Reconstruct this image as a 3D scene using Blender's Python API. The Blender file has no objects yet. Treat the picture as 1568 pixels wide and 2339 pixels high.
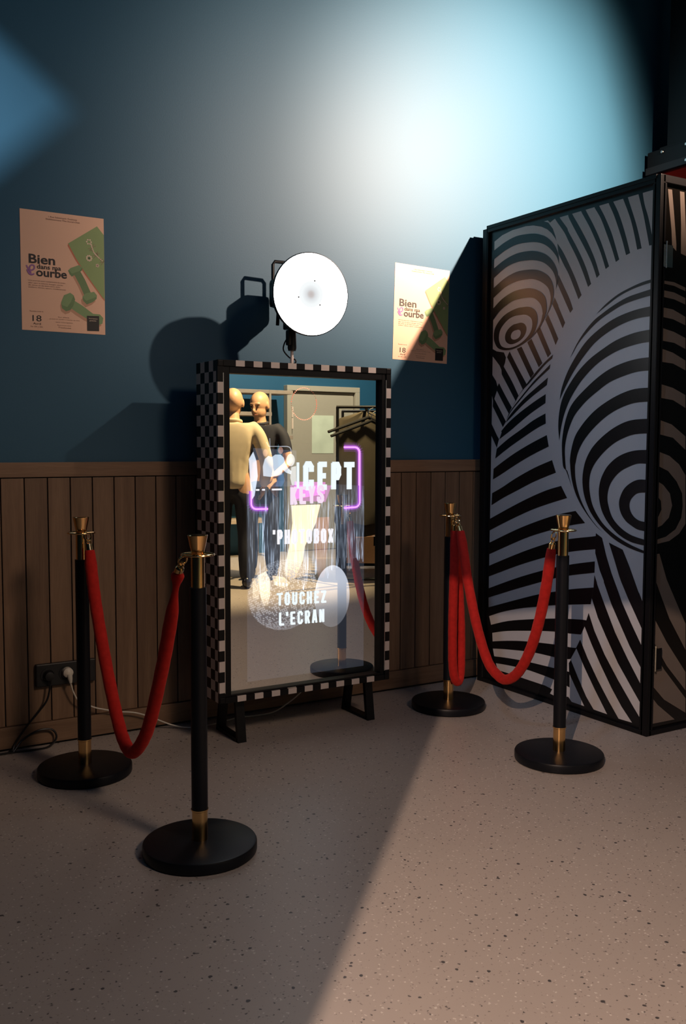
import bpy, bmesh, math, random, json
from mathutils import Vector, Matrix
random.seed(7)
C = bpy.context.scene.collection
sc = bpy.context.scene
PI = math.pi

# ------------------------------------------------------------------ camera
cam = bpy.data.cameras.new('camera'); cam_o = bpy.data.objects.new('camera', cam); C.objects.link(cam_o)
F_PX, PITCH, ROLL, YAW = 2144.568, 0.0713, 0.0031, 0.5405
cam.sensor_fit = 'VERTICAL'; cam.sensor_height = 36.0; cam.lens = 36.0*F_PX/2339.0
fw = Vector((math.sin(YAW)*math.cos(PITCH), math.cos(YAW)*math.cos(PITCH), -math.sin(PITCH)))
rt = Vector((math.cos(YAW), -math.sin(YAW), 0)); up = rt.cross(fw)
r2 = rt*math.cos(ROLL)+up*math.sin(ROLL); u2 = up*math.cos(ROLL)-rt*math.sin(ROLL)
M = Matrix((r2, u2, -fw)).transposed().to_4x4(); M.translation = Vector((0, -3.8699, 1.2286))
cam_o.matrix_world = M; cam.clip_start = 0.05
sc.camera = cam_o

# ------------------------------------------------------------------ world, exposure, lights
sc.view_settings.view_transform = 'Standard'; sc.view_settings.look = 'None'
sc.view_settings.gamma = 1.0; sc.view_settings.use_curve_mapping = False
sc.view_settings.exposure = 0.0
wd = bpy.data.worlds.new('world'); sc.world = wd; wd.use_nodes = True
wd.node_tree.nodes['Background'].inputs[0].default_value = (0.10, 0.40, 0.95, 1)
wd.node_tree.nodes['Background'].inputs[1].default_value = 0.05

def spot(name, loc, target, energy, color, angle, blend, radius):
    l = bpy.data.lights.new(name, 'SPOT'); l.energy = energy; l.color = color
    l.spot_size = math.radians(angle); l.spot_blend = blend; l.shadow_soft_size = radius
    o = bpy.data.objects.new(name, l); C.objects.link(o); o.location = loc
    o.rotation_euler = (Vector(target)-Vector(loc)).to_track_quat('-Z', 'Y').to_euler()
    return o
SPOT_A = Vector((3.67, -2.30, 3.22))      # white track spot behind the booth's near corner
spot('spotlight_wall', SPOT_A, (3.40, 0, 2.78), 1500, (1.0, 0.69, 0.51), 62, 1.0, 0.03)
spot('spotlight_wall_wide', SPOT_A, (2.95, 0, 2.62), 850, (1.0, 0.69, 0.51), 66, 1.0, 0.03)
spot('spotlight_wall_spill', SPOT_A, (1.85, 0, 2.50), 190, (1.0, 0.80, 0.66), 50, 1.0, 0.03)
SPOT_B = Vector((-1.02, -4.25, 2.76))     # warm spot, trimmed by added blocker plates
spot('spotlight_floor', SPOT_B, (1.7, -2.1, 0.0), 620, (1.0, 0.70, 0.53), 74, 1.0, 0.006)
SPOT_C = Vector((-0.9, -2.3, 3.5))        # low cool spot that clips the wall at the far left
spot('spotlight_left', SPOT_C, (0.50, 0, 2.20), 560, (0.95, 0.97, 1.0), 34, 1.0, 0.012)
al = bpy.data.lights.new('blue_fill', 'AREA'); al.shape = 'RECTANGLE'; al.size = 5.0; al.size_y = 3.0; al.energy = 18; al.color = (0.10, 0.42, 1.0)
ao = bpy.data.objects.new('blue_fill', al); C.objects.link(ao); ao.location = (0.6, -3.6, 4.2); ao.rotation_euler = (math.radians(20), 0, 0)   # added unseen blue fill, in place of ambient light
spot('fill_panelling_right', (2.4, -4.6, 3.6), (2.72, 0, 0.80), 95, (1.0, 0.70, 0.50), 26, 1.0, 0.30)  # added fill light for the panelling right of the mirror
spot('fill_booth', (-0.2, -2.4, 3.9), (3.12, -0.78, 0.95), 150, (0.42, 0.66, 1.0), 27, 1.0, 0.15)  # added cool fill that tints the booth's side panel
spot('spotlight_people', (4.3, -3.1, 3.7), (3.5, -4.5, 1.2), 1500, (1.0, 0.74, 0.40), 62, 0.7, 0.05)
spot('spotlight_back_wall', (4.6, -4.3, 3.9), (5.0, -6.3, 1.4), 880, (1.0, 0.90, 0.75), 80, 0.8, 0.08)
spot('fill_left_floor', (2.1, -5.0, 3.5), (0.65, -2.0, 0.0), 185, (1.0, 0.74, 0.56), 58, 1.0, 0.35)  # added soft warm fill for the left floor, no fixture
spot('fill_panelling', (2.3, -4.6, 3.6), (1.15, 0, 0.62), 150, (1.0, 0.72, 0.52), 34, 1.0, 0.30)  # added warm fill that brightens the left panelling
LAMP_S = 14.0
# ------------------------------------------------------------------ materials
def nm(name):
    m = bpy.data.materials.new(name); m.use_nodes = True; nt = m.node_tree
    return m, nt, nt.nodes['Principled BSDF']
def N(nt, t, **kw):
    n = nt.nodes.new(t)
    for k, v in kw.items(): setattr(n, k, v)
    return n
def plain(name, col, rough=0.5, metal=0.0, noise=0.12, scale=30, bump=0.0, spec=0.5, coat=0.0):
    m, nt, b = nm(name)
    tc = N(nt, 'ShaderNodeTexCoord'); no = N(nt, 'ShaderNodeTexNoise'); no.inputs['Scale'].default_value = scale; no.inputs['Detail'].default_value = 4
    nt.links.new(tc.outputs['Object'], no.inputs['Vector'])
    r = N(nt, 'ShaderNodeMapRange'); r.inputs['To Min'].default_value = 1-noise; r.inputs['To Max'].default_value = 1+noise
    nt.links.new(no.outputs['Fac'], r.inputs['Value'])
    h = N(nt, 'ShaderNodeHueSaturation'); h.inputs['Color'].default_value = (*col, 1)
    nt.links.new(r.outputs[0], h.inputs['Value']); nt.links.new(h.outputs[0], b.inputs['Base Color'])
    b.inputs['Roughness'].default_value = rough; b.inputs['Metallic'].default_value = metal
    b.inputs['Specular IOR Level'].default_value = spec; b.inputs['Coat Weight'].default_value = coat
    if bump:
        bp = N(nt, 'ShaderNodeBump'); bp.inputs['Strength'].default_value = bump; bp.inputs['Distance'].default_value = 0.002
        nt.links.new(no.outputs['Fac'], bp.inputs['Height']); nt.links.new(bp.outputs[0], b.inputs['Normal'])
    return m
def emit(name, col, s, add=False):
    m = bpy.data.materials.new(name); m.use_nodes = True; nt = m.node_tree; nt.nodes.clear()
    o = N(nt, 'ShaderNodeOutputMaterial'); e = N(nt, 'ShaderNodeEmission'); e.inputs[0].default_value = (*col, 1); e.inputs[1].default_value = s
    if add:
        t = N(nt, 'ShaderNodeBsdfTransparent'); a = N(nt, 'ShaderNodeAddShader')
        nt.links.new(e.outputs[0], a.inputs[0]); nt.links.new(t.outputs[0], a.inputs[1]); nt.links.new(a.outputs[0], o.inputs[0])
    else: nt.links.new(e.outputs[0], o.inputs[0])
    return m, nt, e
MT = {}
MT['wall'] = plain('blue_wall_paint', (0.012, 0.082, 0.148), 0.58, noise=0.05, scale=160, bump=0.10, spec=0.5)
MT['black'] = plain('black_powder_coat', (0.005, 0.005, 0.006), 0.42, noise=0.2, scale=60, spec=0.22)
MT['black_matte'] = plain('black_matte', (0.008, 0.008, 0.010), 0.6)
MT['pole'] = plain('black_pole_paint', (0.005, 0.006, 0.009), 0.40, noise=0.2, scale=80, spec=0.2)
MT['brass'] = plain('polished_brass', (0.88, 0.56, 0.24), 0.16, 1.0, noise=0.08, scale=14)
MT['silver'] = plain('steel', (0.6, 0.58, 0.55), 0.3, 1.0)
MT['hinge'] = plain('hinge_steel', (0.75, 0.72, 0.62), 0.25, 1.0)
MT['velvet'] = plain('red_velvet', (0.42, 0.016, 0.012), 0.85, noise=0.35, scale=55, bump=0.5, spec=0.15)
MT['velvet'].node_tree.nodes['Principled BSDF'].inputs['Sheen Weight'].default_value = 0.35
MT['velvet'].node_tree.nodes['Principled BSDF'].inputs['Sheen Tint'].default_value = (1, .15, .12, 1)
MT['print_white'] = plain('print_grey_white', (0.50, 0.49, 0.50), 0.38, noise=0.03)
MT['print_black'] = plain('print_black', (0.004, 0.004, 0.005), 0.35, noise=0.05)
MT['door_shaded'] = plain('door_print_shaded', (0.16, 0.13, 0.11), 0.25, noise=0.03)  # white print of the door, its shade put into the colour
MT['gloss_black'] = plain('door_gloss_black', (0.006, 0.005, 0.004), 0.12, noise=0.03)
MT['chk_white'] = plain('checker_white', (0.66, 0.58, 0.54), 0.45, noise=0.04)
MT['chk_black'] = plain('checker_black', (0.005, 0.005, 0.006), 0.4, noise=0.05, spec=0.2)
MT['white_plastic'] = plain('white_plastic', (0.62, 0.58, 0.50), 0.4)
MT['black_plastic'] = plain('black_plastic', (0.007, 0.007, 0.008), 0.4)
MT['red_steel'] = plain('dark_red_steel', (0.11, 0.004, 0.002), 0.8, spec=0.05)
MT['paper'] = plain('poster_paper_salmon', (0.74, 0.46, 0.32), 0.5, noise=0.05, scale=5)
MT['ink'] = plain('poster_ink_black', (0.012, 0.008, 0.008), 0.5)
MT['ink_soft'] = plain('poster_ink_brown', (0.25, 0.14, 0.10), 0.5)
MT['ink_purple'] = plain('poster_ink_purple', (0.30, 0.12, 0.34), 0.5)
MT['p_green'] = plain('poster_mat_green', (0.23, 0.33, 0.13), 0.5, noise=0.06, scale=12)
MT['p_red'] = plain('poster_mat_edge', (0.50, 0.15, 0.08), 0.5)
MT['p_green2'] = plain('poster_dumbbell_green', (0.13, 0.22, 0.09), 0.5, noise=0.1, scale=20)
MT['p_green3'] = plain('poster_dumbbell_light', (0.19, 0.30, 0.13), 0.5, noise=0.1, scale=20)
MT['p_shadow'] = plain('poster_image_shade', (0.50, 0.27, 0.17), 0.5, noise=0.02)
MT['p_flower'] = plain('poster_flower_pale', (0.70, 0.55, 0.42), 0.5)
MT['tag_black'] = plain('poster_label_black', (0.008, 0.006, 0.006), 0.5)
MT['door'] = plain('beige_door_paint', (0.40, 0.36, 0.27), 0.4, noise=0.04)
MT['shelf_wood'] = plain('shelf_board', (0.35, 0.27, 0.19), 0.5)
MT['skin'] = plain('skin', (0.62, 0.36, 0.22), 0.45, noise=0.06, scale=20)
MT['jacket'] = plain('beige_jacket', (0.52, 0.43, 0.30), 0.8, noise=0.08, scale=12, bump=0.3)
MT['navy'] = plain('navy_polo', (0.016, 0.018, 0.032), 0.8, noise=0.15)
MT['trousers'] = plain('black_trousers', (0.010, 0.011, 0.018), 0.8)
MT['shoe'] = plain('black_leather', (0.012, 0.012, 0.018), 0.3)
MT['sole'] = plain('white_sneaker', (0.6, 0.55, 0.45), 0.5)
MT['coat1'] = plain('dark_coat', (0.030, 0.024, 0.016), 0.9, noise=0.3, scale=8)
MT['coat2'] = plain('olive_coat', (0.055, 0.045, 0.028), 0.9, noise=0.3, scale=8)
MT['card'] = plain('cardboard', (0.38, 0.17, 0.06), 0.7)
MT['eye'] = plain('dark_eye', (0.02, 0.012, 0.01), 0.3)
MT['lip'] = plain('lip', (0.42, 0.16, 0.12), 0.5)
MT['ceiling'] = plain('dark_ceiling', (0.02, 0.022, 0.026), 0.8)
MT['paper_green'] = plain('pale_sheet', (0.62, 0.68, 0.50), 0.5, noise=0.2, scale=6)

def wood(name, vertical=True):
    m, nt, b = nm(name)
    tc = N(nt, 'ShaderNodeTexCoord'); mp = N(nt, 'ShaderNodeMapping'); oi = N(nt, 'ShaderNodeObjectInfo')
    mp.inputs['Scale'].default_value = (14, 14, 0.9) if vertical else (0.9, 14, 14)
    cmb = N(nt, 'ShaderNodeCombineXYZ'); mul = N(nt, 'ShaderNodeMath', operation='MULTIPLY'); mul.inputs[1].default_value = 37
    nt.links.new(oi.outputs['Random'], mul.inputs[0])
    for i in range(3): nt.links.new(mul.outputs[0], cmb.inputs[i])
    nt.links.new(cmb.outputs[0], mp.inputs['Location']); nt.links.new(tc.outputs['Object'], mp.inputs['Vector'])
    n1 = N(nt, 'ShaderNodeTexNoise'); n1.inputs['Scale'].default_value = 1.6; n1.inputs['Detail'].default_value = 8; n1.inputs['Distortion'].default_value = 0.8
    n2 = N(nt, 'ShaderNodeTexNoise'); n2.inputs['Scale'].default_value = 14; n2.inputs['Detail'].default_value = 3
    nt.links.new(mp.outputs[0], n1.inputs['Vector']); nt.links.new(mp.outputs[0], n2.inputs['Vector'])
    cr = N(nt, 'ShaderNodeValToRGB'); cr.color_ramp.elements[0].position = 0.25; cr.color_ramp.elements[1].position = 0.8
    cr.color_ramp.elements[0].color = (0.115, 0.062, 0.034, 1); cr.color_ramp.elements[1].color = (0.255, 0.155, 0.090, 1)
    mx = N(nt, 'ShaderNodeMath', operation='MULTIPLY_ADD'); mx.inputs[1].default_value = 0.3; 
    nt.links.new(n2.outputs['Fac'], mx.inputs[0]); 
    sc2 = N(nt, 'ShaderNodeMath', operation='MULTIPLY'); sc2.inputs[1].default_value = 0.75; nt.links.new(n1.outputs['Fac'], sc2.inputs[0]); nt.links.new(sc2.outputs[0], mx.inputs[2])
    nt.links.new(mx.outputs[0], cr.inputs[0])
    h = N(nt, 'ShaderNodeHueSaturation'); vr = N(nt, 'ShaderNodeMapRange'); vr.inputs['To Min'].default_value = 0.85; vr.inputs['To Max'].default_value = 1.15
    nt.links.new(oi.outputs['Random'], vr.inputs['Value']); nt.links.new(vr.outputs[0], h.inputs['Value'])
    nt.links.new(cr.outputs[0], h.inputs['Color']); nt.links.new(h.outputs[0], b.inputs['Base Color'])
    b.inputs['Roughness'].default_value = 0.55
    bp = N(nt, 'ShaderNodeBump'); bp.inputs['Strength'].default_value = 0.25; bp.inputs['Distance'].default_value = 0.002
    nt.links.new(n2.outputs['Fac'], bp.inputs['Height']); nt.links.new(bp.outputs[0], b.inputs['Normal'])
    return m
MT['wood'] = wood('oak_vertical'); MT['wood_h'] = wood('oak_horizontal', False)

def floor_mat():
    m, nt, b = nm('speckled_resin_floor')
    tc = N(nt, 'ShaderNodeTexCoord')
    def specks(scale, thr, soft, rnd, out=0):
        v = N(nt, 'ShaderNodeTexVoronoi'); v.inputs['Scale'].default_value = scale; v.inputs['Randomness'].default_value = 1
        nz = N(nt, 'ShaderNodeTexNoise'); nz.inputs['Scale'].default_value = scale*1.5
        add = N(nt, 'ShaderNodeMixRGB', blend_type='ADD'); add.inputs[0].default_value = 0.012
        nt.links.new(tc.outputs['Object'], nz.inputs['Vector']); nt.links.new(tc.outputs['Object'], add.inputs[1]); nt.links.new(nz.outputs['Color'], add.inputs[2])
        nt.links.new(add.outputs[0], v.inputs['Vector'])
        mr = N(nt, 'ShaderNodeMapRange'); mr.inputs['From Min'].default_value = thr; mr.inputs['From Max'].default_value = thr+soft; mr.inputs['To Min'].default_value = 1; mr.inputs['To Max'].default_value = 0
        nt.links.new(v.outputs['Distance'], mr.inputs['Value'])
        sp = N(nt, 'ShaderNodeSeparateColor'); nt.links.new(v.outputs['Color'], sp.inputs[0])
        gt = N(nt, 'ShaderNodeMath', operation='GREATER_THAN'); gt.inputs[1].default_value = rnd; nt.links.new(sp.outputs[out], gt.inputs[0])
        mu = N(nt, 'ShaderNodeMath', operation='MULTIPLY'); nt.links.new(mr.outputs[0], mu.inputs[0]); nt.links.new(gt.outputs[0], mu.inputs[1])
        return mu.outputs[0]
    big = N(nt, 'ShaderNodeTexNoise'); big.inputs['Scale'].default_value = 1.4; big.inputs['Detail'].default_value = 5
    nt.links.new(tc.outputs['Object'], big.inputs['Vector'])
    cr = N(nt, 'ShaderNodeValToRGB'); cr.color_ramp.elements[0].color = (0.36, 0.315, 0.285, 1); cr.color_ramp.elements[1].color = (0.44, 0.385, 0.345, 1)
    nt.links.new(big.outputs['Fac'], cr.inputs[0]); col = cr.outputs[0]
    for s, t, so, r, c, k in [(62, 0.14, 0.07, 0.60, (0.05, 0.045, 0.045, 1), 0.85), (120, 0.16, 0.1, 0.72, (0.12, 0.10, 0.09, 1), 0.6), (90, 0.2, 0.1, 0.72, (0.75, 0.72, 0.66, 1), 0.5), (30, 0.12, 0.04, 0.55, (0.03, 0.03, 0.035, 1), 0.9)]:
        f = specks(s, t, so, r); mu = N(nt, 'ShaderNodeMath', operation='MULTIPLY'); mu.inputs[1].default_value = k; nt.links.new(f, mu.inputs[0])
        mx = N(nt, 'ShaderNodeMixRGB'); nt.links.new(mu.outputs[0], mx.inputs[0]); nt.links.new(col, mx.inputs[1]); mx.inputs[2].default_value = c; col = mx.outputs[0]
    nt.links.new(col, b.inputs['Base Color']); b.inputs['Roughness'].default_value = 0.36; b.inputs['Specular IOR Level'].default_value = 0.35
    n3 = N(nt, 'ShaderNodeTexNoise'); n3.inputs['Scale'].default_value = 9; nt.links.new(tc.outputs['Object'], n3.inputs['Vector'])
    bp = N(nt, 'ShaderNodeBump'); bp.inputs['Strength'].default_value = 0.08; bp.inputs['Distance'].default_value = 0.004
    nt.links.new(n3.outputs['Fac'], bp.inputs['Height']); nt.links.new(bp.outputs[0], b.inputs['Normal'])
    return m
MT['floor'] = floor_mat()
mm, nt, b = nm('mirror_glass'); b.inputs['Metallic'].default_value = 1; b.inputs['Roughness'].default_value = 0.006; b.inputs['Base Color'].default_value = (0.69, 0.71, 0.69, 1); MT['mirror'] = mm

# ------------------------------------------------------------------ helpers
def fin(bm, name, mats, parent=None, smooth=False, angle=40):
    me = bpy.data.meshes.new(name); bmesh.ops.recalc_face_normals(bm, faces=bm.faces) if smooth != 'raw' else None
    bm.to_mesh(me); bm.free()
    for m in (mats if isinstance(mats, (list, tuple)) else [mats]): me.materials.append(MT[m] if isinstance(m, str) else m)
    if smooth:
        for p_ in me.polygons: p_.use_smooth = True
        try: me.set_sharp_from_angle(angle=math.radians(angle))
        except Exception: pass
    o = bpy.data.objects.new(name, me); C.objects.link(o)
    if parent is not None: o.parent = parent
    return o
def thing(name, label, cat, loc=(0, 0, 0), group=None):
    o = bpy.data.objects.new(name, None); C.objects.link(o); o.location = loc
    o.empty_display_size = 0.1; o['label'] = label; o['category'] = cat
    if group: o['group'] = group
    return o
def tag(o, label, cat, group=None):
    o['label'] = label; o['category'] = cat
    if group: o['group'] = group
    return o
def box(bm, a, b_, mi=0, bev=0.0):
    r = bmesh.ops.create_cube(bm, size=1)
    vs = r['verts']; a = Vector(a); b_ = Vector(b_); s = b_-a; c = (a+b_)/2
    for v in vs: v.co = Vector((v.co.x*s.x, v.co.y*s.y, v.co.z*s.z))+c
    fs = {f for v in vs for f in v.link_faces}
    for f in fs: f.material_index = mi
    if bev:
        es = list({e for v in vs for e in v.link_edges})
        g = bmesh.ops.bevel(bm, geom=es, offset=bev, segments=2, profile=0.6, affect='EDGES')
        for f in g['faces']: f.material_index = mi
def BM(): return bmesh.new()
def boxobj(name, a, b_, m, parent=None, bev=0.0):
    bm = BM(); box(bm, a, b_, 0, bev); return fin(bm, name, m, parent)
def lathe(bm, prof, seg=48, c=(0, 0), mi=0, mat=None):
    rings = []
    for r, z in prof:
        if r < 1e-6: rings.append([bm.verts.new((c[0], c[1], z))])
        else: rings.append([bm.verts.new((c[0]+r*math.cos(2*PI*i/seg), c[1]+r*math.sin(2*PI*i/seg), z)) for i in range(seg)])
    for A, B in zip(rings, rings[1:]):
        for i in range(seg):
            j = (i+1) % seg
            if len(A) == 1 and len(B) == 1: continue
            if len(A) == 1: f = bm.faces.new((A[0], B[j], B[i]))
            elif len(B) == 1: f = bm.faces.new((A[i], A[j], B[0]))
            else: f = bm.faces.new((A[i], A[j], B[j], B[i]))
            f.material_index = mi
    if mat is not None:
        vs = [v for R in rings for v in R]; bmesh.ops.transform(bm, matrix=mat, verts=vs)
    return rings
def tube(bm, pts, rad, seg=12, cap=True, mi=0, closed=False):
    pts = [Vector(q) for q in pts]; n = len(pts)
    rs = rad if isinstance(rad, (list, tuple)) else [rad]*n
    rings = []; ref = None
    for i, q in enumerate(pts):
        if closed: t = (pts[(i+1) % n]-pts[i-1]).normalized()
        else: t = (pts[min(i+1, n-1)]-pts[max(i-1, 0)]).normalized()
        if ref is None: ref = Vector((0, 0, 1)) if abs(t.z) < 0.9 else Vector((1, 0, 0))
        a = (ref-t*ref.dot(t)).normalized(); ref = a; b_ = t.cross(a)
        rings.append([bm.verts.new(q+(a*math.cos(2*PI*k/seg)+b_*math.sin(2*PI*k/seg))*rs[i]) for k in range(seg)])
    m = n if closed else n-1
    for i in range(m):
        A, B = rings[i], rings[(i+1) % n]
        for k in range(seg):
            j = (k+1) % seg; f = bm.faces.new((A[k], A[j], B[j], B[k])); f.material_index = mi
    if cap and not closed:
        bm.faces.new(rings[0][::-1]).material_index = mi; bm.faces.new(rings[-1]).material_index = mi
def cr_spline(P, n=8):
    P = [Vector(q) for q in P]; out = []
    for i in range(len(P)-1):
        p0, p1, p2, p3 = P[max(i-1, 0)], P[i], P[i+1], P[min(i+2, len(P)-1)]
        for k in range(n):
            t = k/n
            out.append(0.5*((2*p1)+(p2-p0)*t+(2*p0-5*p1+4*p2-p3)*t*t+(3*p1-p0-3*p2+p3)*t*t*t))
    out.append(P[-1]); return out
def poly(bm, pts, f3, mi=0):
    """flat polygon from 2-D points, f3 maps (u, v) -> 3-D; concave safe"""
    q = []
    for p_ in pts:
        if not q or (abs(p_[0]-q[-1][0])+abs(p_[1]-q[-1][1])) > 1e-5: q.append(tuple(p_))
    if len(q) > 2 and abs(q[0][0]-q[-1][0])+abs(q[0][1]-q[-1][1]) < 1e-5: q.pop()
    if len(q) < 3: return
    from mathutils.geometry import tessellate_polygon
    tri = tessellate_polygon([[Vector((a, b_, 0)) for a, b_ in q]])
    vs = [bm.verts.new(f3(a, b_)) for a, b_ in q]
    for t in tri:
        try: f = bm.faces.new([vs[i] for i in t]); f.material_index = mi
        except ValueError: pass
def clip(pts, lo, hi):
    """clip to a rectangle"""
    for ax, s, lim in ((0, 1, lo[0]), (0, -1, hi[0]), (1, 1, lo[1]), (1, -1, hi[1])):
        out = []; n = len(pts)
        for i in range(n):
            a, b_ = pts[i], pts[(i+1) % n]; ia = s*(a[ax]-lim) >= 0; ib = s*(b_[ax]-lim) >= 0
            if ia: out.append(a)
            if ia != ib:
                t = (lim-a[ax])/(b_[ax]-a[ax]); out.append((a[0]+(b_[0]-a[0])*t, a[1]+(b_[1]-a[1])*t))
        pts = out
        if not pts: break
    return pts
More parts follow.
